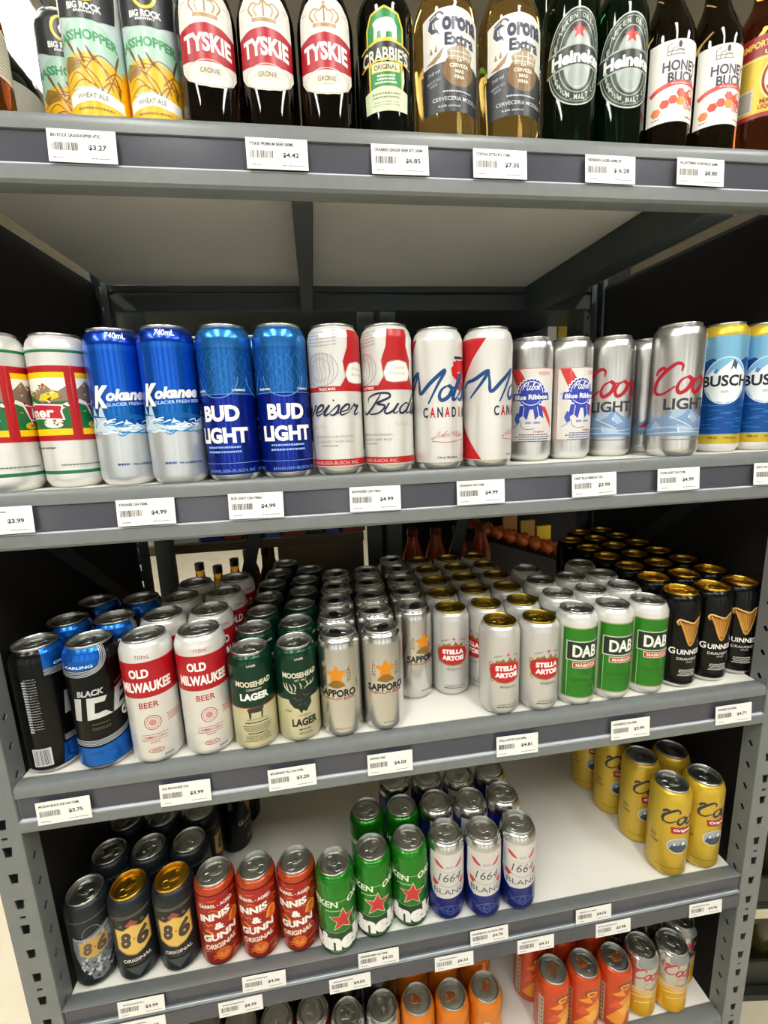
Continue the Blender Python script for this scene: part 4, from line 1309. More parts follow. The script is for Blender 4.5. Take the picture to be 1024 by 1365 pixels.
def art_gold_script(A, K):
    A.script('Coors', 24, 124, 17, ink('#2c2f38'), 88, .3, .25)
    A.poly([(2, 103), (46, 103), (44, 118), (0, 117)], ink('#a3202c'))
    A.text('Original', 23, 110, 7.6, W_, 36, .04)
    A.textlines(-28, 86, 14, 3, ink('#6d5a20'), 3, 1.8)
    A.disc(18, 76, 22, 17, ink('#d8d6c8'))
    A.disc(18, 76, 20.5, 15.5, ink('#9aa6ac'))
    A.polys([[(0, 68), (8, 84), (16, 76), (24, 88), (36, 70), (26, 62), (10, 62)]], ink('#39424b'))
    A.polys([[(8, 84), (12, 78), (6, 76)], [(24, 88), (30, 78), (21, 78)]], ink('#e8e8e2'))
    A.text('LAGER', -26, 72, 6, ink('#6b3c1e'), 16, .02)
    A.textlines(4, 24, 60, 1, ink('#8a7020'), h=2)
    A.textlines(-62, 100, 26, 10, ink('#8a7020'), 4, 1.8)
H86 = 160
CanKind('shield', H86, 32.9, [(300, mat('graphite_can', '#1f2428', .38, .35))], art_shield, GOLDLID)
CanKind('shields', H86, 32.9, [(300, mat('graphite_can', '#1f2428', .38, .35))], art_shield, ALU)
CanKind('skull', H86, 32.9, [(300, mat('graphite_can', '#1f2428', .38, .35))], art_skull, ALU)
CanKind('flames', 161, 32.9, [(12, metal('#8f1a20')), (146, metal('#a52018', .3, .55)), (148, metal('#7d1014')), (300, metal('#b3461f', .3, .5))], art_flames)
CanKind('redstar', 162, 32.9, [(300, metal('#1f7d1a', .27, .6))], art_redstar)
CanKind('blanc', 163, 32.9, [(118, metal('#14237e', .28, .5)), (138, metal('#14237e', .28, .5)), (300, SILVER_M)], art_blanc)
CanKind('goldscript', 188, 35.3, [(300, mat('yellow_gold_paint', '#c9a92e', .32, .35, coat=.2))], art_gold_script)

# ---- lowest shelf
def art_citrus(A, K):
    o1, o2, o3 = ink('#e8932a', .1), ink('#d9561c', .1), ink('#f0b04a', .1)
    A.polys([[(-20, 30), (0, 60), (24, 40), (10, 20)], [(0, 80), (30, 100), (40, 70), (20, 60)], [(30, 30), (50, 54), (60, 24)], [(-12, 96), (8, 112), (16, 96)]], o1)
    A.polys([[(0, 60), (30, 84), (36, 56), (16, 44)], [(20, 20), (34, 40), (44, 18)]], o3)
    A.polys([[(-16, 60), (-4, 86), (12, 70)], [(36, 90), (54, 106), (60, 84)]], o2)
    A.ring(14, 118, 13, 8, 4, ink('#6a4a24'), 20, 200)
    A.ring(14, 117, 9, 5, 3, o3, 0, 360)
    A.rect(-36, 18, -24, 112, ink('#c3b39c', .2))
    A.polys([[(-34, 22 + 11 * k), (-26, 22 + 11 * k), (-26, 30 + 11 * k), (-28.5, 30 + 11 * k), (-28.5, 25 + 11 * k), (-34, 25 + 11 * k)] for k in range(8)], ink('#7a6a58'))
def art_peach(A, K):
    R2 = ink('#b8304a')
    A.poly([(-104, 8), (-104, 60), (-60, 52), (-20, 66), (20, 58), (60, 68), (104, 60), (104, 8)], ink('#d9a51c', .3))
    A.poly([(-104, 60), (-60, 52), (-20, 66), (20, 58), (60, 68), (104, 60), (104, 78), (50, 84), (0, 76), (-50, 82), (-104, 76)], ink('#d9b878', .3))
    A.lines([[(-30, 56), (0, 62), (30, 54)], [(-24, 42), (4, 48), (36, 40)], [(-30, 74), (-6, 78), (20, 72)]], 1.2, ink('#eee3c6'))
    A.rect(-22, 132, 26, 150, ink('#8f9290', .5))
    A.script('Coors', 2, 104, 15, R2, 70, .24, .25)
    A.ring(6, 88, 12, 8, 1, ink('#d99a7a'))
    A.textlines(4, 79, 34, 2, ink('#c99a80'), 4, 2)
CanKind('citrus', 150, 32.9, [(300, metal('#c9481a', .3, .35))], art_citrus, ALU, COPPERTAB)
CanKind('orange', 150, 32.9, [(300, metal('#d97a1c', .3, .35))], art_citrus, ALU, COPPERTAB)
CanKind('peach', 150, 32.9, [(300, SILVER_M)], art_peach)
def art_none(A, K):
    A.textlines(0, 120, 40, 2, ink('#6b6b6b'), 4, 2)
    A.rect(-104, 30, 104, 70, ink('#7b2b22'))
CanKind('plain', 150, 32.9, [(300, SILVER_M)], art_none)
CanKind('plainred', 150, 32.9, [(140, metal('#8f2018')), (300, SILVER_M)], art_none)
CanKind('plaingold', 150, 32.9, [(140, metal('#7d6a1c')), (300, SILVER_M)], art_none)
CanKind('plaindark', 160, 32.9, [(300, BLACKP)], art_harp)

# ---- cans on the top shelf
def art_wheat(A, K):
    A.poly([(-104, 10), (-104, 76), (-60, 84), (-20, 70), (20, 78), (60, 86), (104, 76), (104, 10)], ink('#f0b400'))
    A.poly([(-104, 76), (-60, 84), (-20, 70), (20, 78), (60, 86), (104, 76), (104, 126), (-104, 126)], ink('#c3d2d2'))
    A.disc(-2, 82, 40, 38, ink('#a8cbb8'))
    A.poly([(-40, 72), (-22, 84), (0, 86), (30, 76), (44, 62), (40, 50), (-40, 52)], ink('#ecb21c'))
    A.poly([(-38, 76), (-28, 84), (-14, 80), (-10, 70), (-30, 66)], ink('#8f7430'))
    br = ink('#8a5a24')
    A.lines([[(-24, 96), (-8, 72), (6, 50)], [(-10, 80), (6, 78), (24, 62), (30, 44)], [(-34, 70), (-12, 74), (6, 60), (12, 42)], [(0, 86), (14, 72), (22, 52)], [(32, 88), (24, 66), (14, 46)], [(-30, 58), (-16, 66), (-2, 54)], [(8, 48), (20, 60), (34, 58)],
             [(-36, 64), (-18, 76), (2, 76)], [(-6, 68), (10, 84), (28, 78)], [(-28, 50), (-10, 58), (4, 52)], [(14, 60), (26, 72), (36, 70)]], 1.4, br)
    A.lines([[(-26, 102), (-20, 92), (-16, 84)], [(34, 94), (30, 84), (27, 76)], [(26, 68), (30, 58), (29, 48)], [(-2, 92), (2, 84), (6, 78)], [(-12, 90), (-8, 82), (-6, 74)]], 3.0, ink('#6d4a20'), taper=True)
    A.text('GRASSHOPPER', -8, 103, 10.5, ink('#3f8f5f'), 84, .04, 0, -.0, arc=-.0016)
    A.poly([(-34, 33), (-34, 46), (0, 50), (34, 44), (34, 32), (0, 37)], W_)
    A.text('WHEAT ALE', -2, 42, 5.4, ink('#6d7a52'), 34, .03, arc=-.002)
    A.textlines(0, 28, 52, 1, ink('#8a6a10'), h=2.2)
    A.poly([(-36, 10), (-20, 18), (10, 19), (36, 10)], ink('#4f9a3a'))
    A.poly([(-34, 170), (-36, 126), (-16, 119), (14, 118), (34, 125), (40, 170)], ink('#24272b'))
    A.ring(2, 150, 12, 13, 3.4, ink('#e0c43a'))
    A.poly([(-1, 144), (-3, 150), (1, 156), (6, 151), (4, 144)], W_)
    A.text('BIG ROCK', 1, 131, 7, W_, 36, .04)
    A.text('BREWERY', 1, 125.5, 2.4, W_, 22, .02)
CanKind('wheat', 176, 32.9, [(10, SILVER_M), (170, ink('#cfd3d0')), (300, SILVER_M)], art_wheat)

# ------------------------------------------------------------------ where every can stands
def phi(x, y):
    """turn that points a label at the aisle in front of the middle of the rack"""
    return math.degrees(atan2(CAM[0] - x, -(CAM[1] - y)))
ORD = ['front', 'second', 'third', 'fourth', 'fifth', 'sixth', 'seventh']
ROWS = []
def put(shelf, kind, x, y, delta, label, group):
    ROWS.append([shelf, kind, x, y, delta, label, group])
# second shelf: tall cans
G = 'tall cans along the second shelf'
put(2, 'flag', -.449, .050, 14, 'white tall can with green landscape and red flag, cut off by the frame edge', 'white tall cans with flags')
put(2, 'flag', -.3765, .062, 14, 'white tall can with red frames and flag, beside the blue glacier cans', 'white tall cans with flags')
put(2, 'glacier', -.3135, .056, 12, 'blue tall can with white icy splash, beside the white flag can', 'blue glacier tall cans')
put(2, 'glacier', -.239, .041, 4, 'blue tall can with white icy splash, beside the plain deep blue cans', 'blue glacier tall cans')
put(2, 'bluelager', -.165, .038, -22, 'deep blue tall can with big white letters, beside the icy splash can', 'deep blue tall cans')
put(2, 'bluelager', -.0935, .037, 3, 'deep blue tall can with big white letters, beside the script-lettered white can', 'deep blue tall cans')
put(2, 'redwhite', -.021, .037, -81, 'white and red tall can showing the end of a navy script word', 'white and red tall cans')
put(2, 'redwhite', .0515, .037, 71, 'white and red tall can showing the start of a navy script word', 'white and red tall cans')
put(2, 'maple', .125, .037, 15, 'white tall can with blue script and red maple leaf', 'white tall cans with blue script')
put(2, 'maple', .199, .037, 66, 'white tall can with large red corners and the start of blue script', 'white tall cans with blue script')
put(2, 'ribbon', .2885, .084, 4, 'silver ended can with blue ribbon rosette, half behind the red cornered white can', 'blue ribbon cans')
put(2, 'ribbon', .3575, .087, 34, 'silver ended can with blue ribbon rosette, beside a red script silver can', 'blue ribbon cans')
put(2, 'mountain', .437, .098, -2, 'smaller silver can with red script and blue mountains, beside the ribbon cans', 'silver mountain cans')
put(2, 'mountainb', .508, .040, 24, 'bigger silver can with red script, standing at the shelf edge beside the gold-rimmed blue cans', 'silver mountain cans')
put(2, 'mountain', .5245, .128, 150, 'silver can turned backwards, half hidden behind the bigger red script can', 'silver mountain cans')
put(2, 'head', .617, .072, 14, 'light blue tall can with gold rim and snowy peak, beside the bigger silver can', 'gold-rimmed blue tall cans')
put(2, 'head', .6885, .070, 20, 'light blue tall can with gold rim, last on the shelf before the frame edge', 'gold-rimmed blue tall cans')
put(2, 'bluelager', -.134, .118, 0, 'deep blue tall can in the second row, peeping between its two front twins', 'deep blue tall cans')
put(2, 'glacier', -.217, .124, 0, 'blue glacier tall can in the second row, behind the two in front', 'blue glacier tall cans')
# third shelf
def col(shelf, kind, pts, deltas, desc, where, group):
    for i, (x, y) in enumerate(pts):
        put(shelf, kind, x, y, deltas[min(i, len(deltas) - 1)], '%s, %s in %s' % (desc, ORD[i], where), group)
D = 'black can with blue shoulder'
col(3, 'ice', [(-.4685, .054), (-.462, .131), (-.452, .209)], [75, 30, 60], D, 'the column along the end panel', 'black and blue cans')
col(3, 'ice', [(-.394, .046), (-.389, .123), (-.375, .203)], [-13, 12, 20], D, 'the column beside the white and red cans', 'black and blue cans')
D = 'white can with red band'
col(3, 'redband', [(-.3185, .044), (-.314, .118), (-.300, .192), (-.295, .266)], [-15, 140, 160, 120], D, 'the column beside the black and blue cans', 'white and red banded cans')
col(3, 'redband', [(-.243, .046), (-.239, .120), (-.229, .197), (-.220, .272)], [-6, 30, 35, 40], D, 'the column beside the green cans', 'white and red banded cans')
D = 'dark green and cream can'
col(3, 'deer', [(-.1725, .041), (-.170, .112), (-.165, .183), (-.160, .253), (-.156, .324), (-.152, .396), (-.143, .466)], [0, 40, 120, 80], 'green can with small deer', 'the column beside the red banded cans', 'green and cream lager cans')
col(3, 'moose', [(-.1055, .046), (-.103, .117), (-.098, .188), (-.093, .259), (-.089, .330), (-.085, .401)], [4, 60, 100, 30], 'green can with antlered head', 'the column beside the silver cans', 'green and cream lager cans')
D = 'silver can with orange star'
col(3, 'star', [(-.0385, .044), (-.036, .113), (-.031, .183), (-.028, .255), (-.024, .327)], [-12, 60, 90, 40], D, 'the column beside the green cans', 'silver star cans')
col(3, 'star', [(.0285, .046), (.031, .116), (.035, .186), (.039, .257), (.043, .329)], [9, 70, 120, 50], D, 'the middle star column', 'silver star cans')
put(3, 'star', .097, .117, 32, 'silver can with orange star, front in the set back star column beside the gold-lidded cans', 'silver star cans')
for i, (x, y) in enumerate([(.100, .187), (.103, .257), (.106, .326), (.108, .395)]):
    put(3, 'star', x, y, (80, 130, 60, 20)[i], 'silver can with orange star, %s in the set back star column beside the gold-lidded cans' % ORD[i + 1], 'silver star cans')
D = 'gold-lidded pale can with red oval'
col(3, 'oval', [(.164, .116), (.166, .186), (.168, .256), (.171, .327), (.174, .399)], [5, 80, 110, 50], D, 'the set back column beside the star cans', 'gold-lidded pale cans')
col(3, 'oval', [(.2265, .045), (.230, .117), (.232, .188), (.235, .259), (.238, .329), (.240, .400)], [20, -55, 60, 100], D, 'the middle gold-lidded column', 'gold-lidded pale cans')
col(3, 'oval', [(.2925, .042), (.296, .116), (.298, .187), (.300, .258), (.302, .329), (.304, .400)], [25, 80, 120, 60], D, 'the column beside the green panel cans', 'gold-lidded pale cans')
D = 'white can with green panel'
col(3, 'greenpanel', [(.361, .043), (.362, .113), (.364, .184), (.367, .256)], [16, -40, -50, 60], D, 'the column beside the gold-lidded pale cans', 'green panel cans')
col(3, 'greenpanel', [(.4285, .046), (.429, .116), (.431, .187)], [20, 90, 130], D, 'the middle green panel column', 'green panel cans')
col(3, 'greenpanel', [(.4955, .048), (.496, .118), (.498, .189), (.499, .259)], [20, 100, 60, 90], D, 'the column beside the black cans', 'green panel cans')
D = 'gold-lidded black can with harp'
col(3, 'harp', [(.5635, .054), (.565, .125), (.568, .196), (.568, .267), (.570, .339), (.566, .411)], [32, 70, 100, 40], D, 'the column beside the green panel cans', 'gold-lidded black cans')
col(3, 'harp', [(.6295, .059), (.632, .129), (.634, .199), (.634, .269), (.636, .341), (.634, .412), (.634, .482)], [32, 90, 60, 120], D, 'the middle harp column', 'gold-lidded black cans')
col(3, 'harp', [(.6955, .068), (.698, .138), (.6985, .208), (.6985, .278), (.6985, .349), (.6985, .420), (.6985, .490)], [22, 80, 110, 60], D, 'the column along the end panel', 'gold-lidded black cans')
# fourth shelf
G = 'graphite cans'
put(4, 'skull', -.466, .059, -5, 'dark can with grey skull artwork, beside the punched post', G)
put(4, 'shield', -.400, .056, -10, 'graphite can with yellow shield and gold lid, beside the grey skull can', G)
put(4, 'shield', -.334, .056, -12, 'graphite can with yellow shield and gold lid, beside the orange flame cans', G)
for i, (x, y) in enumerate([(-.461, .127), (-.394, .124), (-.326, .125), (-.457, .195), (-.391, .192), (-.3235, .193)]):
    put(4, 'shields', x, y, (60, 110, 80)[i % 3], 'graphite can with silver lid, %s row, behind the %s' % (('second', 'third')[i // 3], ('grey skull can', 'first gold-lidded shield can', 'second gold-lidded shield can')[i % 3]), G)
put(4, 'plaindark', -.278, .262, 60, 'black can in shade deep on the fourth shelf, nearer of two', 'black cans deep on the fourth shelf')
put(4, 'plaindark', -.268, .331, 90, 'black can in shade deep on the fourth shelf, deeper of two', 'black cans deep on the fourth shelf')
G = 'orange flame cans'
for (x, y, d), w in zip([(-.268, .053, -6), (-.203, .051, -14), (-.136, .048, -14)], ('first from the graphite cans', 'middle of three', 'beside the green star cans')):
    put(4, 'flames', x, y, d, 'red and orange can with white slanted letters, ' + w, G)
G = 'green star cans'
for (x, y, d), w in zip([(-.0695, .036, 10), (-.003, .047, 6), (.0635, .053, 4), (-.001, .129, 60), (.066, .124, 90)], ('beside the orange flame cans, at the shelf edge', 'middle of the front row', 'front row, beside the white and blue cans', 'second row, first from the orange flame cans', 'second row, beside the white and blue cans')):
    put(4, 'redstar', x, y, d, 'green can with red star, ' + w, G)
G = 'white and blue slim cans'
for i, (x, y) in enumerate([(.130, .053), (.196, .046), (.2635, .047), (.132, .122), (.198, .115), (.265, .117), (.130, .192), (.1965, .184), (.265, .186)]):
    put(4, 'blanc', x, y, (6, 8, 14, 40, 30, 60, 90, 20, 50)[i], 'blue can with white label, %s row, %s' % (('front', 'second', 'third')[i // 3], ('next to the green star cans', 'middle of three', 'next to the empty deck')[i % 3]), G)
put(4, 'blanc', .064, .198, 50, 'blue can with white label standing behind the green star cans', G)
G = 'yellow gold cans'
for (x, y, d), w in zip([(.582, .054, 8), (.656, .057, 18), (.574, .128, 10), (.647, .132, 100), (.5625, .202, 6), (.5525, .276, 2)],
                        ('front row, beside the empty deck', 'front row, beside the punched post', 'second row, beside the empty deck', 'second row, lettering turned away', 'third from the front edge', 'deepest of the row by the empty deck')):
    put(4, 'goldscript', x, y, d, 'yellow gold can with dark script, ' + w, G)
# lowest shelf
G = 'cans on the lowest shelf'
N6 = ('first', 'second', 'third', 'fourth', 'fifth', 'sixth')
for i, (x, y) in enumerate([(-.326, .078), (-.263, .073), (-.1975, .068), (-.1295, .067), (-.0635, .051), (.0025, .050)]):
    put(5, ('plain', 'plain', 'plain', 'plainred', 'plain', 'plain')[i], x, y, 0, 'silver-lidded can, front row of the lowest shelf, %s from the graphite can side' % N6[i], G)
for i, (x, y) in enumerate([(-.326, .148), (-.263, .143), (-.197, .138), (-.1295, .137), (-.0635, .121), (.0025, .120)]):
    put(5, ('plainred', 'plaingold', 'plaingold', 'plainred', 'plain', 'plain')[i], x, y, 30, ('red', 'olive gold', 'olive gold', 'dark red', 'silver', 'silver')[i] + ' can, second row of the lowest shelf, %s from the graphite can side' % N6[i], G)
G = 'bright orange cans'
for i, (x, y) in enumerate([(.070, .049), (.136, .045), (.202, .045), (.070, .118), (.136, .114), (.202, .114)]):
    put(5, 'orange', x, y, 60, 'plain orange can with copper tab, %s row, %s' % (('front', 'second')[i // 3], ('beside the silver cans', 'middle of three', 'beside the gap in the row')[i % 3]), G)
G = 'orange red fruit cans'
for i, (x, y) in enumerate([(.352, .049), (.4175, .048), (.483, .048), (.335, .119), (.402, .117), (.4685, .118)]):
    put(5, 'citrus', x, y, (18, 10, 20, 10, 40, 60)[i], 'orange red can with fruit artwork, %s row, %s' % (('front', 'second')[i // 3], ('next to the gap', 'middle of three', 'next to the yellow based cans')[i % 3]), G)
G = 'white and yellow cans'
for i, (x, y) in enumerate([(.5485, .055), (.6135, .053), (.668, .090), (.5375, .124), (.605, .123)]):
    put(5, 'peach' if i < 3 else 'plain', x, y, (34, 38, 36, 0, 0)[i], ('silver and yellow can with red script, beside the orange red cans', 'silver and yellow can with red script, middle of three', 'silver and yellow can with red script, beside the punched post',
        'silver can in shade behind the first yellow based can', 'silver can in shade behind the middle yellow based can')[i], G)
# cans on the top shelf
G = 'tall craft cans on the top shelf'
put(1, 'wheat', -.2878, .074, -12, 'tall can with yellow wheat field artwork, front row, beside the dark bottles', G)
put(1, 'wheat', -.2203, .078, -12, 'tall can with yellow wheat field artwork, front row, beside the red banded bottles', G)
put(1, 'wheat', -.344, .136, -4, 'tall can with yellow wheat field artwork, set back behind the front pair', G)

def spread_apart():
    """nobody's cans cut into one another: nudge neighbours until they just touch"""
    for it in range(60):
        worst = 0
        for i, a in enumerate(ROWS):
            for b in ROWS[i + 1:]:
                if a[0] != b[0]:
                    continue
                dx, dy = b[2] - a[2], b[3] - a[3]
                need = (KINDS[a[1]].R + KINDS[b[1]].R) / 1000 + .0016
                d = hypot(dx, dy)
                if d < need:
                    worst = max(worst, need - d)
                    k = (need - d) / 2 / max(d, 1e-6)
                    a[2] -= dx * k; a[3] -= dy * k
                    b[2] += dx * k; b[3] += dy * k
        if worst < 2e-5:
            break
spread_apart()
for shelf, kind, x, y, delta, label, group in ROWS:
    make_can(kind, x, y, Z0 + SHELVES[shelf], phi(x, y) + delta, label, group)

# ------------------------------------------------------------------ bottles on the top shelf
def glass(name, col, rough=.03, trans=.92):
    return mat(name, col, rough, 0, .5, 0, trans, ior=1.36)
BROWN_G = glass('dark_brown_glass', '#140a05', trans=.8)
BLACK_G = glass('black_green_glass', '#0c0f0b', trans=.6)
GREEN_G = glass('dark_green_glass', '#0a2410', trans=.85)
CLEAR_G = glass('golden_clear_glass', '#dcb768', trans=.95)
AMBER_G = glass('amber_glass', '#6d3418', trans=.9)
OLIVE_G = glass('olive_brown_glass', '#241b0b', trans=.85)
CAPB = mat('black_crown_cap', '#15130f', .35, .4)
CAPG = mat('gold_crown_cap', '#c09a3c', .3, .9)
CAPR = mat('red_crown_cap', '#a01c1c', .35, .4)
BOT = {}
class BottleKind:
    def __init__(self, key, R, body, shoulder, H, glassm, cap, art, neck=13.0, fit=(1.0, 0.0)):
        self.fit = fit
        n = neck
        self.prof = [(R * .55, 5), (R * .7, 1), (R * .80, 0), (R * .9, 1), (R * .98, 5), (R, 9), (R, body)]
        for k in range(1, 9):
            t = k / 8
            s = t * t * (3 - 2 * t)
            self.prof.append((R + (n + 2 - R) * s, body + (shoulder - body) * t))
        self.prof += [(n + .8, (shoulder + H) / 2), (n, H - 20), (n + .2, H - 17), (n + 1.6, H - 16), (n + 1.6, H - 11), (n - .2, H - 10), (n - .2, H - 2), (n - 3, H), (0, H)]
        self.R, self.H, self.art, self.glass, self.cap = R, H, art, glassm, cap
        up = sorted((z, r) for r, z in self.prof[2:])
        def f(z):
            if z <= up[0][0]:
                return up[0][1]
            for (a, ra), (b, rb) in zip(up, up[1:]):
                if z <= b:
                    return ra + (rb - ra) * (z - a) / max(b - a, 1e-6)
            return up[-1][1]
        self.fn = f
        self.meshes = None
        BOT[key] = self
    def build(self):
        if not self.meshes:
            bm = lathe(bmesh.new(), [(0, .007)] + [(r / 1000, z / 1000) for r, z in self.prof], 56)
            bmesh.ops.recalc_face_normals(bm, faces=bm.faces[:])
            g = shade(mesh_of('bottle_glass', bm, self.glass), 50)
            A = Art()
            self.art(A, self)
            A.items = [([(x, y * self.fit[0] + self.fit[1]) for x, y in V], T, mi, ly) for V, T, mi, ly in A.items]
            lab = A.wrap('bottle_label', self.fn, self.R) if A.items else None
            H = self.H / 1000
            bm = bmesh.new()
            n = 63
            rings = []
            for z, r0, amp in ((H - .0075, .0158, .0007), (H - .004, .0150, .0004), (H - .0004, .0139, .0), (H + .0006, .0120, 0)):
                rings.append([bm.verts.new(((r0 + amp * cos(21 * 2 * pi * i / n)) * cos(2 * pi * i / n), (r0 + amp * cos(21 * 2 * pi * i / n)) * sin(2 * pi * i / n), z)) for i in range(n)])
            c = bm.verts.new((0, 0, H + .0008))
            for a, b in zip(rings, rings[1:]):
                for i in range(n):
                    bm.faces.new((a[i], a[(i + 1) % n], b[(i + 1) % n], b[i]))
            for i in range(n):
                bm.faces.new((rings[-1][i], rings[-1][(i + 1) % n], c))
            cp = shade(mesh_of('crown_cap', bm, self.cap), 50)
            self.meshes = (g, lab, cp)
        return self.meshes
def make_bottle(kind, x, y, delta, label, group):
    K = BOT[kind]
    g, lab, cp = K.build()
    e = empty('beer_bottle', (x, y, Z0 + SHELVES[1]), label, 'bottle', group, radians(phi(x, y) + delta))
    obj('bottle_glass', g, e)
    if lab:
        obj('bottle_label', lab, e)
    obj('crown_cap', cp, e)
    return e
LAB = ink('#dcdad2', 0, .45)
def art_crown(A, K):
    R2 = ink('#a51826')
    A.poly([(-34, 150), (-36, 120), (-36, 82), (-28, 72), (-14, 65), (0, 63), (14, 65), (28, 72), (36, 82), (36, 120), (34, 150), (26, 162), (14, 170), (0, 172), (-14, 170), (-26, 162)], LAB)
    A.poly([(-36, 91), (-18, 89), (0, 89), (18, 89), (36, 91), (36, 121), (18, 126), (0, 128), (-18, 126), (-36, 121)], R2)
    A.ring(0, 78, 29, 13, 1, ink('#c9b79a'))
    A.text('TYSKIE', 0, 108.5, 19, W_, 58, .04, arc=-.0022)
    cr = ink('#a8875c')
    A.polys([[(-14, 133), (14, 133), (14, 137), (-14, 137)]], cr)
    A.lines([[(-13, 138), (-18, 146), (-12, 152), (-5, 150), (0, 155), (5, 150), (12, 152), (18, 146), (13, 138)], [(-8, 138), (-11, 146), (-6, 151)], [(8, 138), (11, 146), (6, 151)], [(0, 138), (0, 155)]], 2, cr)
    A.lines([[(0, 155), (0, 161)], [(-2.5, 158.5), (2.5, 158.5)]], 1.4, cr, False)
    A.textlines(-26, 148, 10, 1, ink('#b5a998'))
    A.textlines(26, 148, 10, 1, ink('#b5a998'))
    A.disc(0, 80, 15, 6, ink('#d8cdb8'))
    A.text('GRONIE', 0, 80, 5.4, ink('#5a4a44'), 22, .02)
def art_elephant(A, K):
    y, g = ink('#e0bc2c'), ink('#148038')
    A.poly([(-24, 112), (-24, 138), (-18, 152), (0, 159), (18, 152), (24, 138), (24, 112)], y)
    A.poly([(-22, 112), (-22, 137), (-16.5, 150), (0, 156.5), (16.5, 150), (22, 137), (22, 112)], g)
    A.poly([(-14, 124), (-13, 136), (-15, 142), (-10, 145), (-4, 146), (4, 147), (11, 145), (15, 138), (15, 124), (10, 124), (9, 132), (2, 132), (1, 124), (-4, 124), (-5, 134), (-9, 133), (-10, 126)], W_)
    A.poly([(-22, 72), (-22, 100), (22, 100), (22, 72), (14, 66), (-14, 66)], y)
    A.poly([(-20, 73), (-20, 98), (20, 98), (20, 73), (13, 68), (-13, 68)], g)
    A.poly([(-34, 100), (-30, 116), (-12, 122), (12, 122), (30, 116), (34, 100), (12, 104), (-12, 104)], ink('#11130f'))
    A.line([(-34, 116), (-20, 121), (0, 124), (20, 121), (34, 116)], 1.6, y)
    A.poly([(-20, 119), (-12, 126), (12, 126), (20, 119), (8, 122), (-8, 122)], y)
    A.text("CRABBIE'S", 0, 109, 15, ink('#d9d6c0'), 62, .025, arc=-.003)
    A.line([(-34, 97), (-20, 101), (0, 103), (20, 101), (34, 97)], 1.4, y)
    A.rect(-18, 90, 18, 100.5, y)
    A.rect(-17, 91, 17, 99.5, ink('#e9dfae'))
    A.text('ORIGINAL', 0, 95.2, 6, ink('#1f3d22'), 29, .035)
    A.textlines(0, 85, 28, 3, ink('#cfe0c0'), 3.6, 2)
    A.poly([(-28, 48), (28, 48), (29, 70), (14, 74), (0, 75), (-14, 74), (-29, 70)], ink('#c9d3ae'))
    A.textlines(0, 66, 46, 2, ink('#6d7f5c'), 4, 2)
    A.textlines(0, 57, 40, 2, ink('#94a582'), 3, 1.4)
def art_lime(A, K):
    nv = ink('#333b52')
    A.poly([(-42, 42), (42, 42), (42, 160), (20, 168), (0, 170), (-20, 168), (-42, 160)], ink('#dcdad2', 0, .45))
    A.poly([(-42, 42), (42, 42), (42, 100), (24, 103), (0, 104), (-24, 103), (-42, 100)], ink('#25272c'))
    A.disc(6, 94, 21, 21, ink('#7a5a30'))
    A.poly([(-18, 155), (-24, 160), (-32, 156), (-34, 147), (-29, 140), (-20, 141), (-22, 144), (-28, 146), (-28, 153), (-22, 155)], nv)
    A.text('orona', 9, 149.5, 16.5, nv, 50, .05)
    A.line([(-32, 158), (-20, 164), (-14, 160)], 2.2, nv)
    A.line([(-22, 164), (-26, 150), (-20, 138)], 1.2, nv)
    A.text('Extra', 8, 131, 15.5, nv, 42, .04)
    br = ink('#8a6a44')
    A.poly([(-8, 106), (24, 106), (26, 116), (22, 120), (8, 124), (-6, 120), (-10, 116)], ink('#9a8a6c'))
    A.lines([[(-8, 110), (24, 110)], [(-8, 116), (24, 116)], [(-4, 106), (-6, 120)], [(4, 106), (4, 122)], [(12, 106), (12, 122)], [(20, 106), (22, 120)]], 1, ink('#d8d0bc'), False)
    A.line([(2, 122), (8, 128), (14, 122)], 1.6, br)
    A.polys([[(-38, 104), (-30, 108), (-22, 114), (-14, 122), (-18, 110), (-26, 104)], [(-32, 116), (-30, 124), (-28, 116)], [(-26, 118), (-23, 126), (-22, 117)]], br)
    for k, t in enumerate(('LA', 'CERVEZA', 'MAS', 'FINA')):
        A.text(t, 6, 106 - k * 7, 4.6, ink('#e6dcc4'), (7, 26, 12, 14)[k], .03)
    A.text('710 ml', -27, 92, 4.4, ink('#a8adb8'), 15, .02, slope=.2)
    A.text('IMPORTED', -27, 82, 3.6, ink('#8e94a0'), 18, .02, slope=.2)
    A.text('BEER', -27, 77, 3.4, ink('#8e94a0'), 10, .02, slope=.2)
    A.textlines(4, 66, 50, 1, ink('#b9bdc6'), h=2)
    A.text('CERVECERIA MODELO', 4, 58, 5, ink('#c3c6cc'), 66, .01)
    A.text('4.6% alc/vol', -8, 49, 2.8, ink('#b9bdc6'), 28, .02)
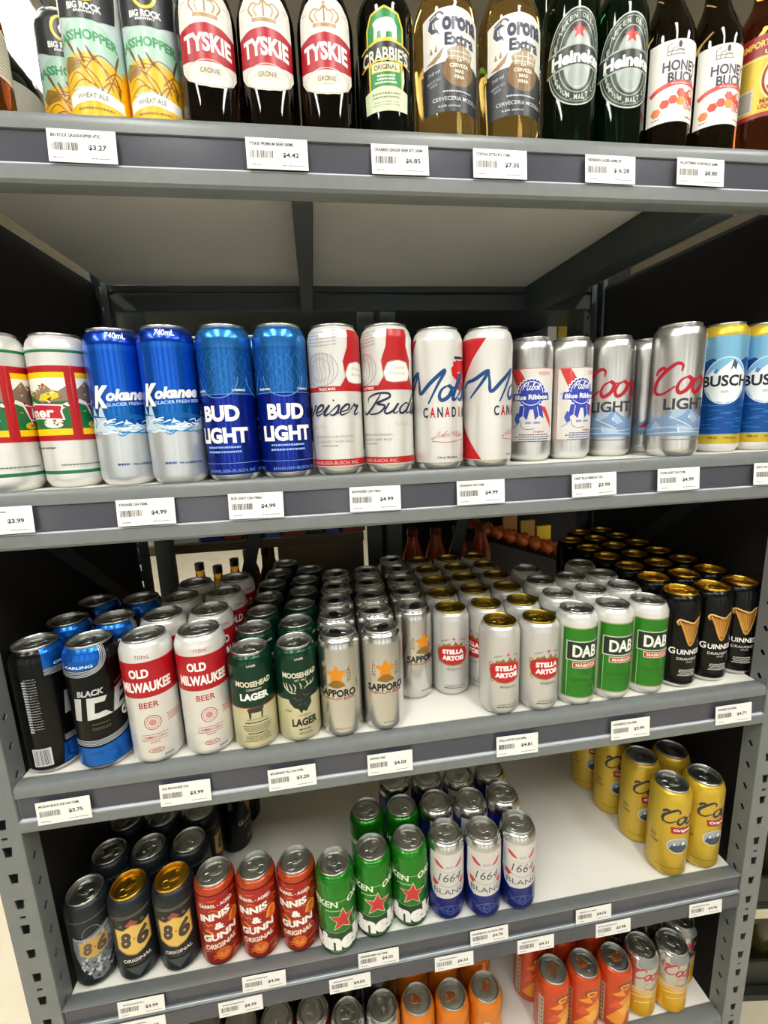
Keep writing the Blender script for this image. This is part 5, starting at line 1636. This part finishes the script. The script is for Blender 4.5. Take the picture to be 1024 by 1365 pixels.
def art_ovalgreen(A, K):
    c = 116
    dk, sv = ink('#16241b'), ink('#9fa8a0')
    A.disc(0, c, 40, 55, ink('#b9c0b4'), 44)
    A.disc(0, c, 38.6, 53.4, dk, 44)
    A.ring(0, c, 36.5, 50.5, .7, sv)
    A.ring(0, c, 25, 40, 1.2, sv)
    A.disc(0, c - 2, 19, 35, ink('#8f9a94'), 40)
    A.disc(0, c - 2, 17.5, 33.5, ink('#aab3ae'), 40)
    A.disc(0, c - 20, 13, 13, ink('#97a29d'))
    A.poly([(-42, 102), (-40, 126), (-20, 130), (0, 131.5), (20, 130), (40, 126), (42, 102), (20, 105), (0, 106), (-20, 105)], sv)
    A.poly([(-42, 104), (-40, 124), (-20, 128), (0, 129.5), (20, 128), (40, 124), (42, 104), (20, 107), (0, 108), (-20, 107)], dk)
    A.text('Heineken', 3, 117, 15, W_, 74, .045, arc=-.0014)
    A.star(0, 145, 10, ink('#c02a22'))
    for t, sy in (('HEINEKEN ORIGINAL', 1), ('PREMIUM MALT LAGER', -1)):
        n = len(t)
        for i, ch in enumerate(t):
            if ch == ' ':
                continue
            a = (i - (n - 1) / 2) / n * 2.9
            A.text(ch, 31 * sin(a), c + sy * 45.5 * cos(a), 6, ink('#b3bcae'), 4.2 if ch != 'I' else 1.2, .04, slope=-sy * .75 * sin(a))
    A.textlines(0, 68, 24, 1, ink('#9aa596'))
def art_honey(A, K):
    A.rect(-40, 46, 40, 142, ink('#e4e2da', 0, .45))
    gr = ink('#7a746c')
    A.lines([[(-18, 124), (-18, 136), (-12, 138)], [(-14, 124), (-12, 132), (-6, 134)], [(-8, 124), (-6, 131), (2, 130)], [(2, 124), (2, 130)], [(-18, 125), (6, 125)], [(-18, 129), (4, 129)]], 1.2, gr, False)
    A.disc(-3, 136, 2.4, 4, ink('#3d3b3a'))
    A.text('HONEY', 2, 112, 12.5, ink('#343048'), 50, .03)
    A.text('BUCK', 4, 98.5, 12.5, ink('#343048'), 40, .035)
    R2 = ink('#c9463c')
    A.line([(-36, 82), (-24, 88), (0, 92), (24, 90), (40, 84)], 5.4, R2)
    A.textlines(2, 90.5, 34, 1, ink('#e6b0a8'), h=1.6)
    for x, y, c in ((-28, 60, '#d9762c'), (-18, 68, '#c9463c'), (-8, 72, '#d0503a'), (2, 70, '#e0862c'), (2, 80, '#c9463c'), (12, 76, '#d9602c'), (20, 72, '#c23c34'), (12, 66, '#d8a89c')):
        A.poly([(x + 6 * cos(pi / 3 * k), y + 5.6 * sin(pi / 3 * k)) for k in range(6)], ink(c))
    A.lines([[(8, 78), (18, 84), (26, 76)], [(10, 70), (20, 62), (28, 70)], [(14, 74), (30, 66)]], 1.4, ink('#a8442c'))
    A.textlines(-28, 51, 12, 1, gr)
    A.textlines(20, 51, 22, 1, gr)
def art_import(A, K):
    R2 = ink('#8f1f22')
    A.rect(-50, 64, 50, 166, ink('#c9a63c', .3, .4))
    A.rect(-50, 140, 50, 166, R2)
    A.rect(-50, 64, 50, 70, R2)
    A.rect(-50, 136.5, 50, 138.5, ink('#e9d48a'))
    A.text('IMPORTED', -14, 155, 8, ink('#e6c84a'), 40, .03)
    A.text('U.S.', -2, 144, 5.4, ink('#f0e6c0'), 14, .03)
    A.disc(14, 110, 26, 30, ink('#e9d48a'))
    A.disc(14, 110, 24, 28, R2)
    A.ring(14, 110, 20, 24, 1.4, ink('#e9d48a'))
    A.text('Ex', 4, 110, 15, W_, 18, .04)
    A.text('MALT', 0, 84, 6, R2, 20, .03)
    A.text('LIQUOR', 2, 76.5, 6, R2, 27, .03)
    A.rect(-44, 74, -18, 102, ink('#c6beb0'))
    A.polys([[(-42, 76 + 2.2 * k), (-20, 76 + 2.2 * k), (-20, 77.1 + 2.2 * k), (-42, 77.1 + 2.2 * k)] for k in range(11)], ink('#57524a'))
def art_plainlabel(A, K):
    A.rect(-42, 60, 42, 112, ink('#d9d6c4', 0, .5))
    A.textlines(10, 106, 44, 12, ink('#8a887c'), 3.8, 1.6)
    A.poly([(-30, 96), (-10, 88), (-10, 84), (-30, 92)], ink('#4a4a44'))
def art_greylabel(A, K):
    A.rect(-62, 20, 62, 104, ink('#b9b9ae', 0, .5))
    A.textlines(20, 60, 30, 10, ink('#6a6a64'), 3.8, 1.8)
    A.rect(16, 52, 30, 60, ink('#3d3d3a'))
BottleKind('crown', 35.2, 128, 205, 266, BROWN_G, CAPR, art_crown, fit=(1, -15))
BottleKind('elephant', 36, 146, 200, 262, BLACK_G, CAPB, art_elephant, fit=(1, -14))
BottleKind('lime', 41, 150, 225, 285, CLEAR_G, CAPG, art_lime, fit=(.88, 0))
BottleKind('ovalgreen', 36, 168, 226, 280, GREEN_G, CAPG, art_ovalgreen, fit=(1, -8))
BottleKind('honey', 35.5, 146, 215, 274, OLIVE_G, CAPB, art_honey, fit=(1, -4))
BottleKind('import', 38, 168, 225, 275, AMBER_G, CAPG, art_import, fit=(1, -6))
BottleKind('brownwhite', 36, 118, 190, 262, AMBER_G, CAPB, art_plainlabel)
BottleKind('blackgrey', 51, 106, 178, 235, BLACK_G, CAPB, art_greylabel, neck=14.0)
make_bottle('brownwhite', -.419, .062, 45, 'brown bottle with white label, cut off by the frame edge', 'dark bottles by the craft cans')
make_bottle('blackgrey', -.4475, .160, 40, 'black bottle with grey label behind the cut-off brown bottle', 'dark bottles by the craft cans')
G = 'red banded bottles'
for (x, y, d), w in zip([(-.1525, .060, 0), (-.0815, .060, -2), (-.0085, .060, 0)], ('beside the wheat field cans', 'middle of three', 'beside the black elephant bottle')):
    make_bottle('crown', x, y, d, 'dark bottle with white label and red band, ' + w, G)
for (x, y), w in zip([(-.152, .142), (-.079, .142), (-.005, .142)], ('nearest the wheat field cans', 'middle of three', 'behind the black elephant bottle side')):
    make_bottle('crown', x, y, 20, 'dark bottle with red band in the second row, ' + w, 'red banded bottles in the second row')
make_bottle('elephant', .068, .060, 0, 'black bottle with green and yellow label and white elephant', 'black elephant bottles')
make_bottle('elephant', .072, .142, 10, 'black bottle in the second row behind the elephant label', 'black elephant bottles')
make_bottle('lime', .1485, .064, 18, 'clear golden bottle with white and grey label, beside the black elephant bottle', 'clear golden bottles')
make_bottle('lime', .2365, .064, 20, 'clear golden bottle with white and grey label, beside the green oval bottle', 'clear golden bottles')
make_bottle('ovalgreen', .3215, .060, 20, 'dark green bottle with oval label and red star, beside the golden bottle', 'green oval label bottles')
make_bottle('ovalgreen', .395, .060, 26, 'dark green bottle with oval label and red star, beside the honeycomb bottle', 'green oval label bottles')
make_bottle('ovalgreen', .325, .145, 40, 'dark green bottle in the second row, behind the first oval label', 'green oval label bottles')
make_bottle('ovalgreen', .402, .145, 60, 'dark green bottle in the second row, behind the oval label next to the honeycomb', 'green oval label bottles')
make_bottle('honey', .468, .060, 32, 'brown bottle with white honeycomb label, beside the green oval bottle', 'honeycomb label bottles')
make_bottle('honey', .5415, .060, 36, 'brown bottle with white honeycomb label, beside the gold and red label', 'honeycomb label bottles')
make_bottle('honey', .493, .170, 40, 'black-capped brown bottle in the second row, behind the first honeycomb label', 'honeycomb label bottles')
make_bottle('honey', .572, .170, 40, 'black-capped brown bottle in the second row, behind the second honeycomb label', 'honeycomb label bottles')
make_bottle('import', .6235, .064, 20, 'amber bottle with gold and red label, cut off by the frame edge', 'amber bottles')

# ------------------------------------------------------------------ price tags
def price_tag(x, z, name, price, label, w=71, h=34, tilt=0.0, y=-.0029, foot='Taxes & deposit', seed=1):
    e = empty('price_tag', (x, y, z), label, 'price tag', 'price tags on the shelf strips')
    e.rotation_euler = (radians(-5), radians(tilt), 0)
    bm = bmesh.new()
    add_box(bm, (-w / 2000, 0, -h / 2000), (w / 2000, .0006, h / 2000), 0, .0002)
    card = mesh_of('tag_card', bm, PAPER)
    A = Art()
    if name:
        A.text(name, -w / 2 + 4 + min(w - 8, len(name) * 2.05) / 2, h / 2 - 6.5, 3.7, TAGINK, min(w - 8, len(name) * 2.05), .035)
    else:
        A.textlines(-w / 2 + 24, h / 2 - 7.5, 40, 1, ink('#77777a'), h=2, seed=seed + 3)
    A.text(price, w * .22, -1.4, 6.2, TAGINK, 3.7 * len(price) + .5, .03)
    A.textlines(w * .26, -h / 2 + 4, 26, 1, ink('#77777a'), h=1.1, seed=seed)
    A.textlines(-w / 2 + 11, -h / 2 + 4, 13, 1, ink('#77777a'), h=1.1, seed=seed + 5)
    A.barcode(-w / 2 + 4, -5, -w / 2 + 31, 3.2, TAGINK, seed)
    e.empty_display_size = .02
    obj('tag_card', join_meshes('price_tag', card, A.flat('tag_lettering', .0001, .00002)), e)
TAGS = [
    (1, -.288, 'BIG ROCK GRASSHOPPER 473C', '$3.27', 'under the wheat field cans'), (1, -.076, 'TYSKIE PREMIUM BEER 500ML', '$4.42', 'under the red banded bottles'),
    (1, .071, 'CRABBIES GINGER BEER BTL 500M', '$6.85', 'under the black elephant bottle'), (1, .199, 'CORONA EXTRA BTL 710ML', '$7.35', 'under the clear golden bottles'),
    (1, .350, 'HEINEKEN LAGER 650ML BT', '$ 6.28', 'under the green oval bottles'), (1, .482, 'FALLENTIMBER HONEYBUCK 650ML', '$8.80', 'under the honeycomb bottles'),
    (2, -.443, '', '$3.99', 'under the white flag cans'), (2, -.275, 'KOKANEE CAN 740ML', '$4.99', 'under the icy splash cans'), (2, -.137, 'BUD LIGHT CAN 740ml', '$4.99', 'under the deep blue cans'),
    (2, .023, 'BUDWEISER CAN 740ml', '$4.99', 'under the white and red script cans'), (2, .175, 'CANADIAN CAN 710ML', '$4.99', 'under the red cornered white cans'), (2, .350, 'PABST BLUE RIBBON 710C', '$3.99', 'under the ribbon cans'),
    (2, .489, 'COORS LIGHT CAN 710ML', '$4.99', 'under the silver red script cans'), (2, .655, 'BUSCH CAN 740ML', '$4.99', 'under the gold-rimmed blue cans'),
    (3, -.439, 'MOLSON BLACK ICE CAN 710ML', '$3.75', 'under the black and blue cans'), (3, -.275, 'OLD MILWAUKEE 710C', '$3.99', 'under the red banded cans'), (3, -.121, 'MOOSEHEAD TALL CAN 473ML', '$3.20', 'under the green and cream cans'),
    (3, .029, 'SAPPORO 500C', '$4.03', 'under the silver star cans'), (3, .238, 'STELLA ARTOIS CAN 500ML', '$4.81', 'under the gold-lidded pale cans'), (3, .439, 'DAB MAIBOCK CAN 500ML', '$3.99', 'under the green panel cans'),
    (3, .636, 'GUINNESS CAN 500ML', '$4.71', 'under the gold-lidded black cans')]
for i, (s, x, nm, pr, lab) in enumerate(TAGS):
    price_tag(x, Z0 + SHELVES[s] - .0345 + (.002 if s == 2 else 0) + RND.uniform(-.0008, .0008) - (.006 if s == 3 else 0), nm, pr, 'white price tag with barcode on the grey strip, ' + lab, tilt=RND.uniform(-1.2, 1.2) , y=-.0048, seed=i + 1)
UP = [(-.386, '', '$3.99', 'under the yellow shield cans'), (-.195, '', '$4.06', 'under the orange flame cans'), (-.004, 'HEINEKEN BEER CAN 500ML', '$4.02', 'under the green star cans'),
      (.194, 'KRONENBOURG 1664 BLANC 500ML', '$4.76', 'under the white and blue cans'), (.394, '', '$4.05', 'under the empty deck')]
for i, (x, nm, pr, lab) in enumerate(UP):
    price_tag(x, Z0 + SHELVES[4] - .0125, nm, pr, 'white price tag on the upper strip, ' + lab, 70, 29, RND.uniform(-1, 1), -.0026, seed=40 + i)
LOW = [(-.387, '$5.25', 'nearest the punched post by the bare floor'), (-.235, '$4.99', 'above the silver-lidded cans'), (-.055, '$4.05', 'below the green star cans'), (.128, '$4.33', 'above the plain orange cans'),
       (.280, '$4.21', 'above the gap in the lowest row'), (.432, '$3.98', 'above the orange red cans'), (.624, '$4.06', 'nearest the punched post by the black crates')]
for i, (x, pr, lab) in enumerate(LOW):
    price_tag(x, Z0 + SHELVES[4] - .0465, '', pr, 'white price tag on the lower strip, ' + lab, 70, 28, RND.uniform(-1, 1), -.0072, seed=60 + i)
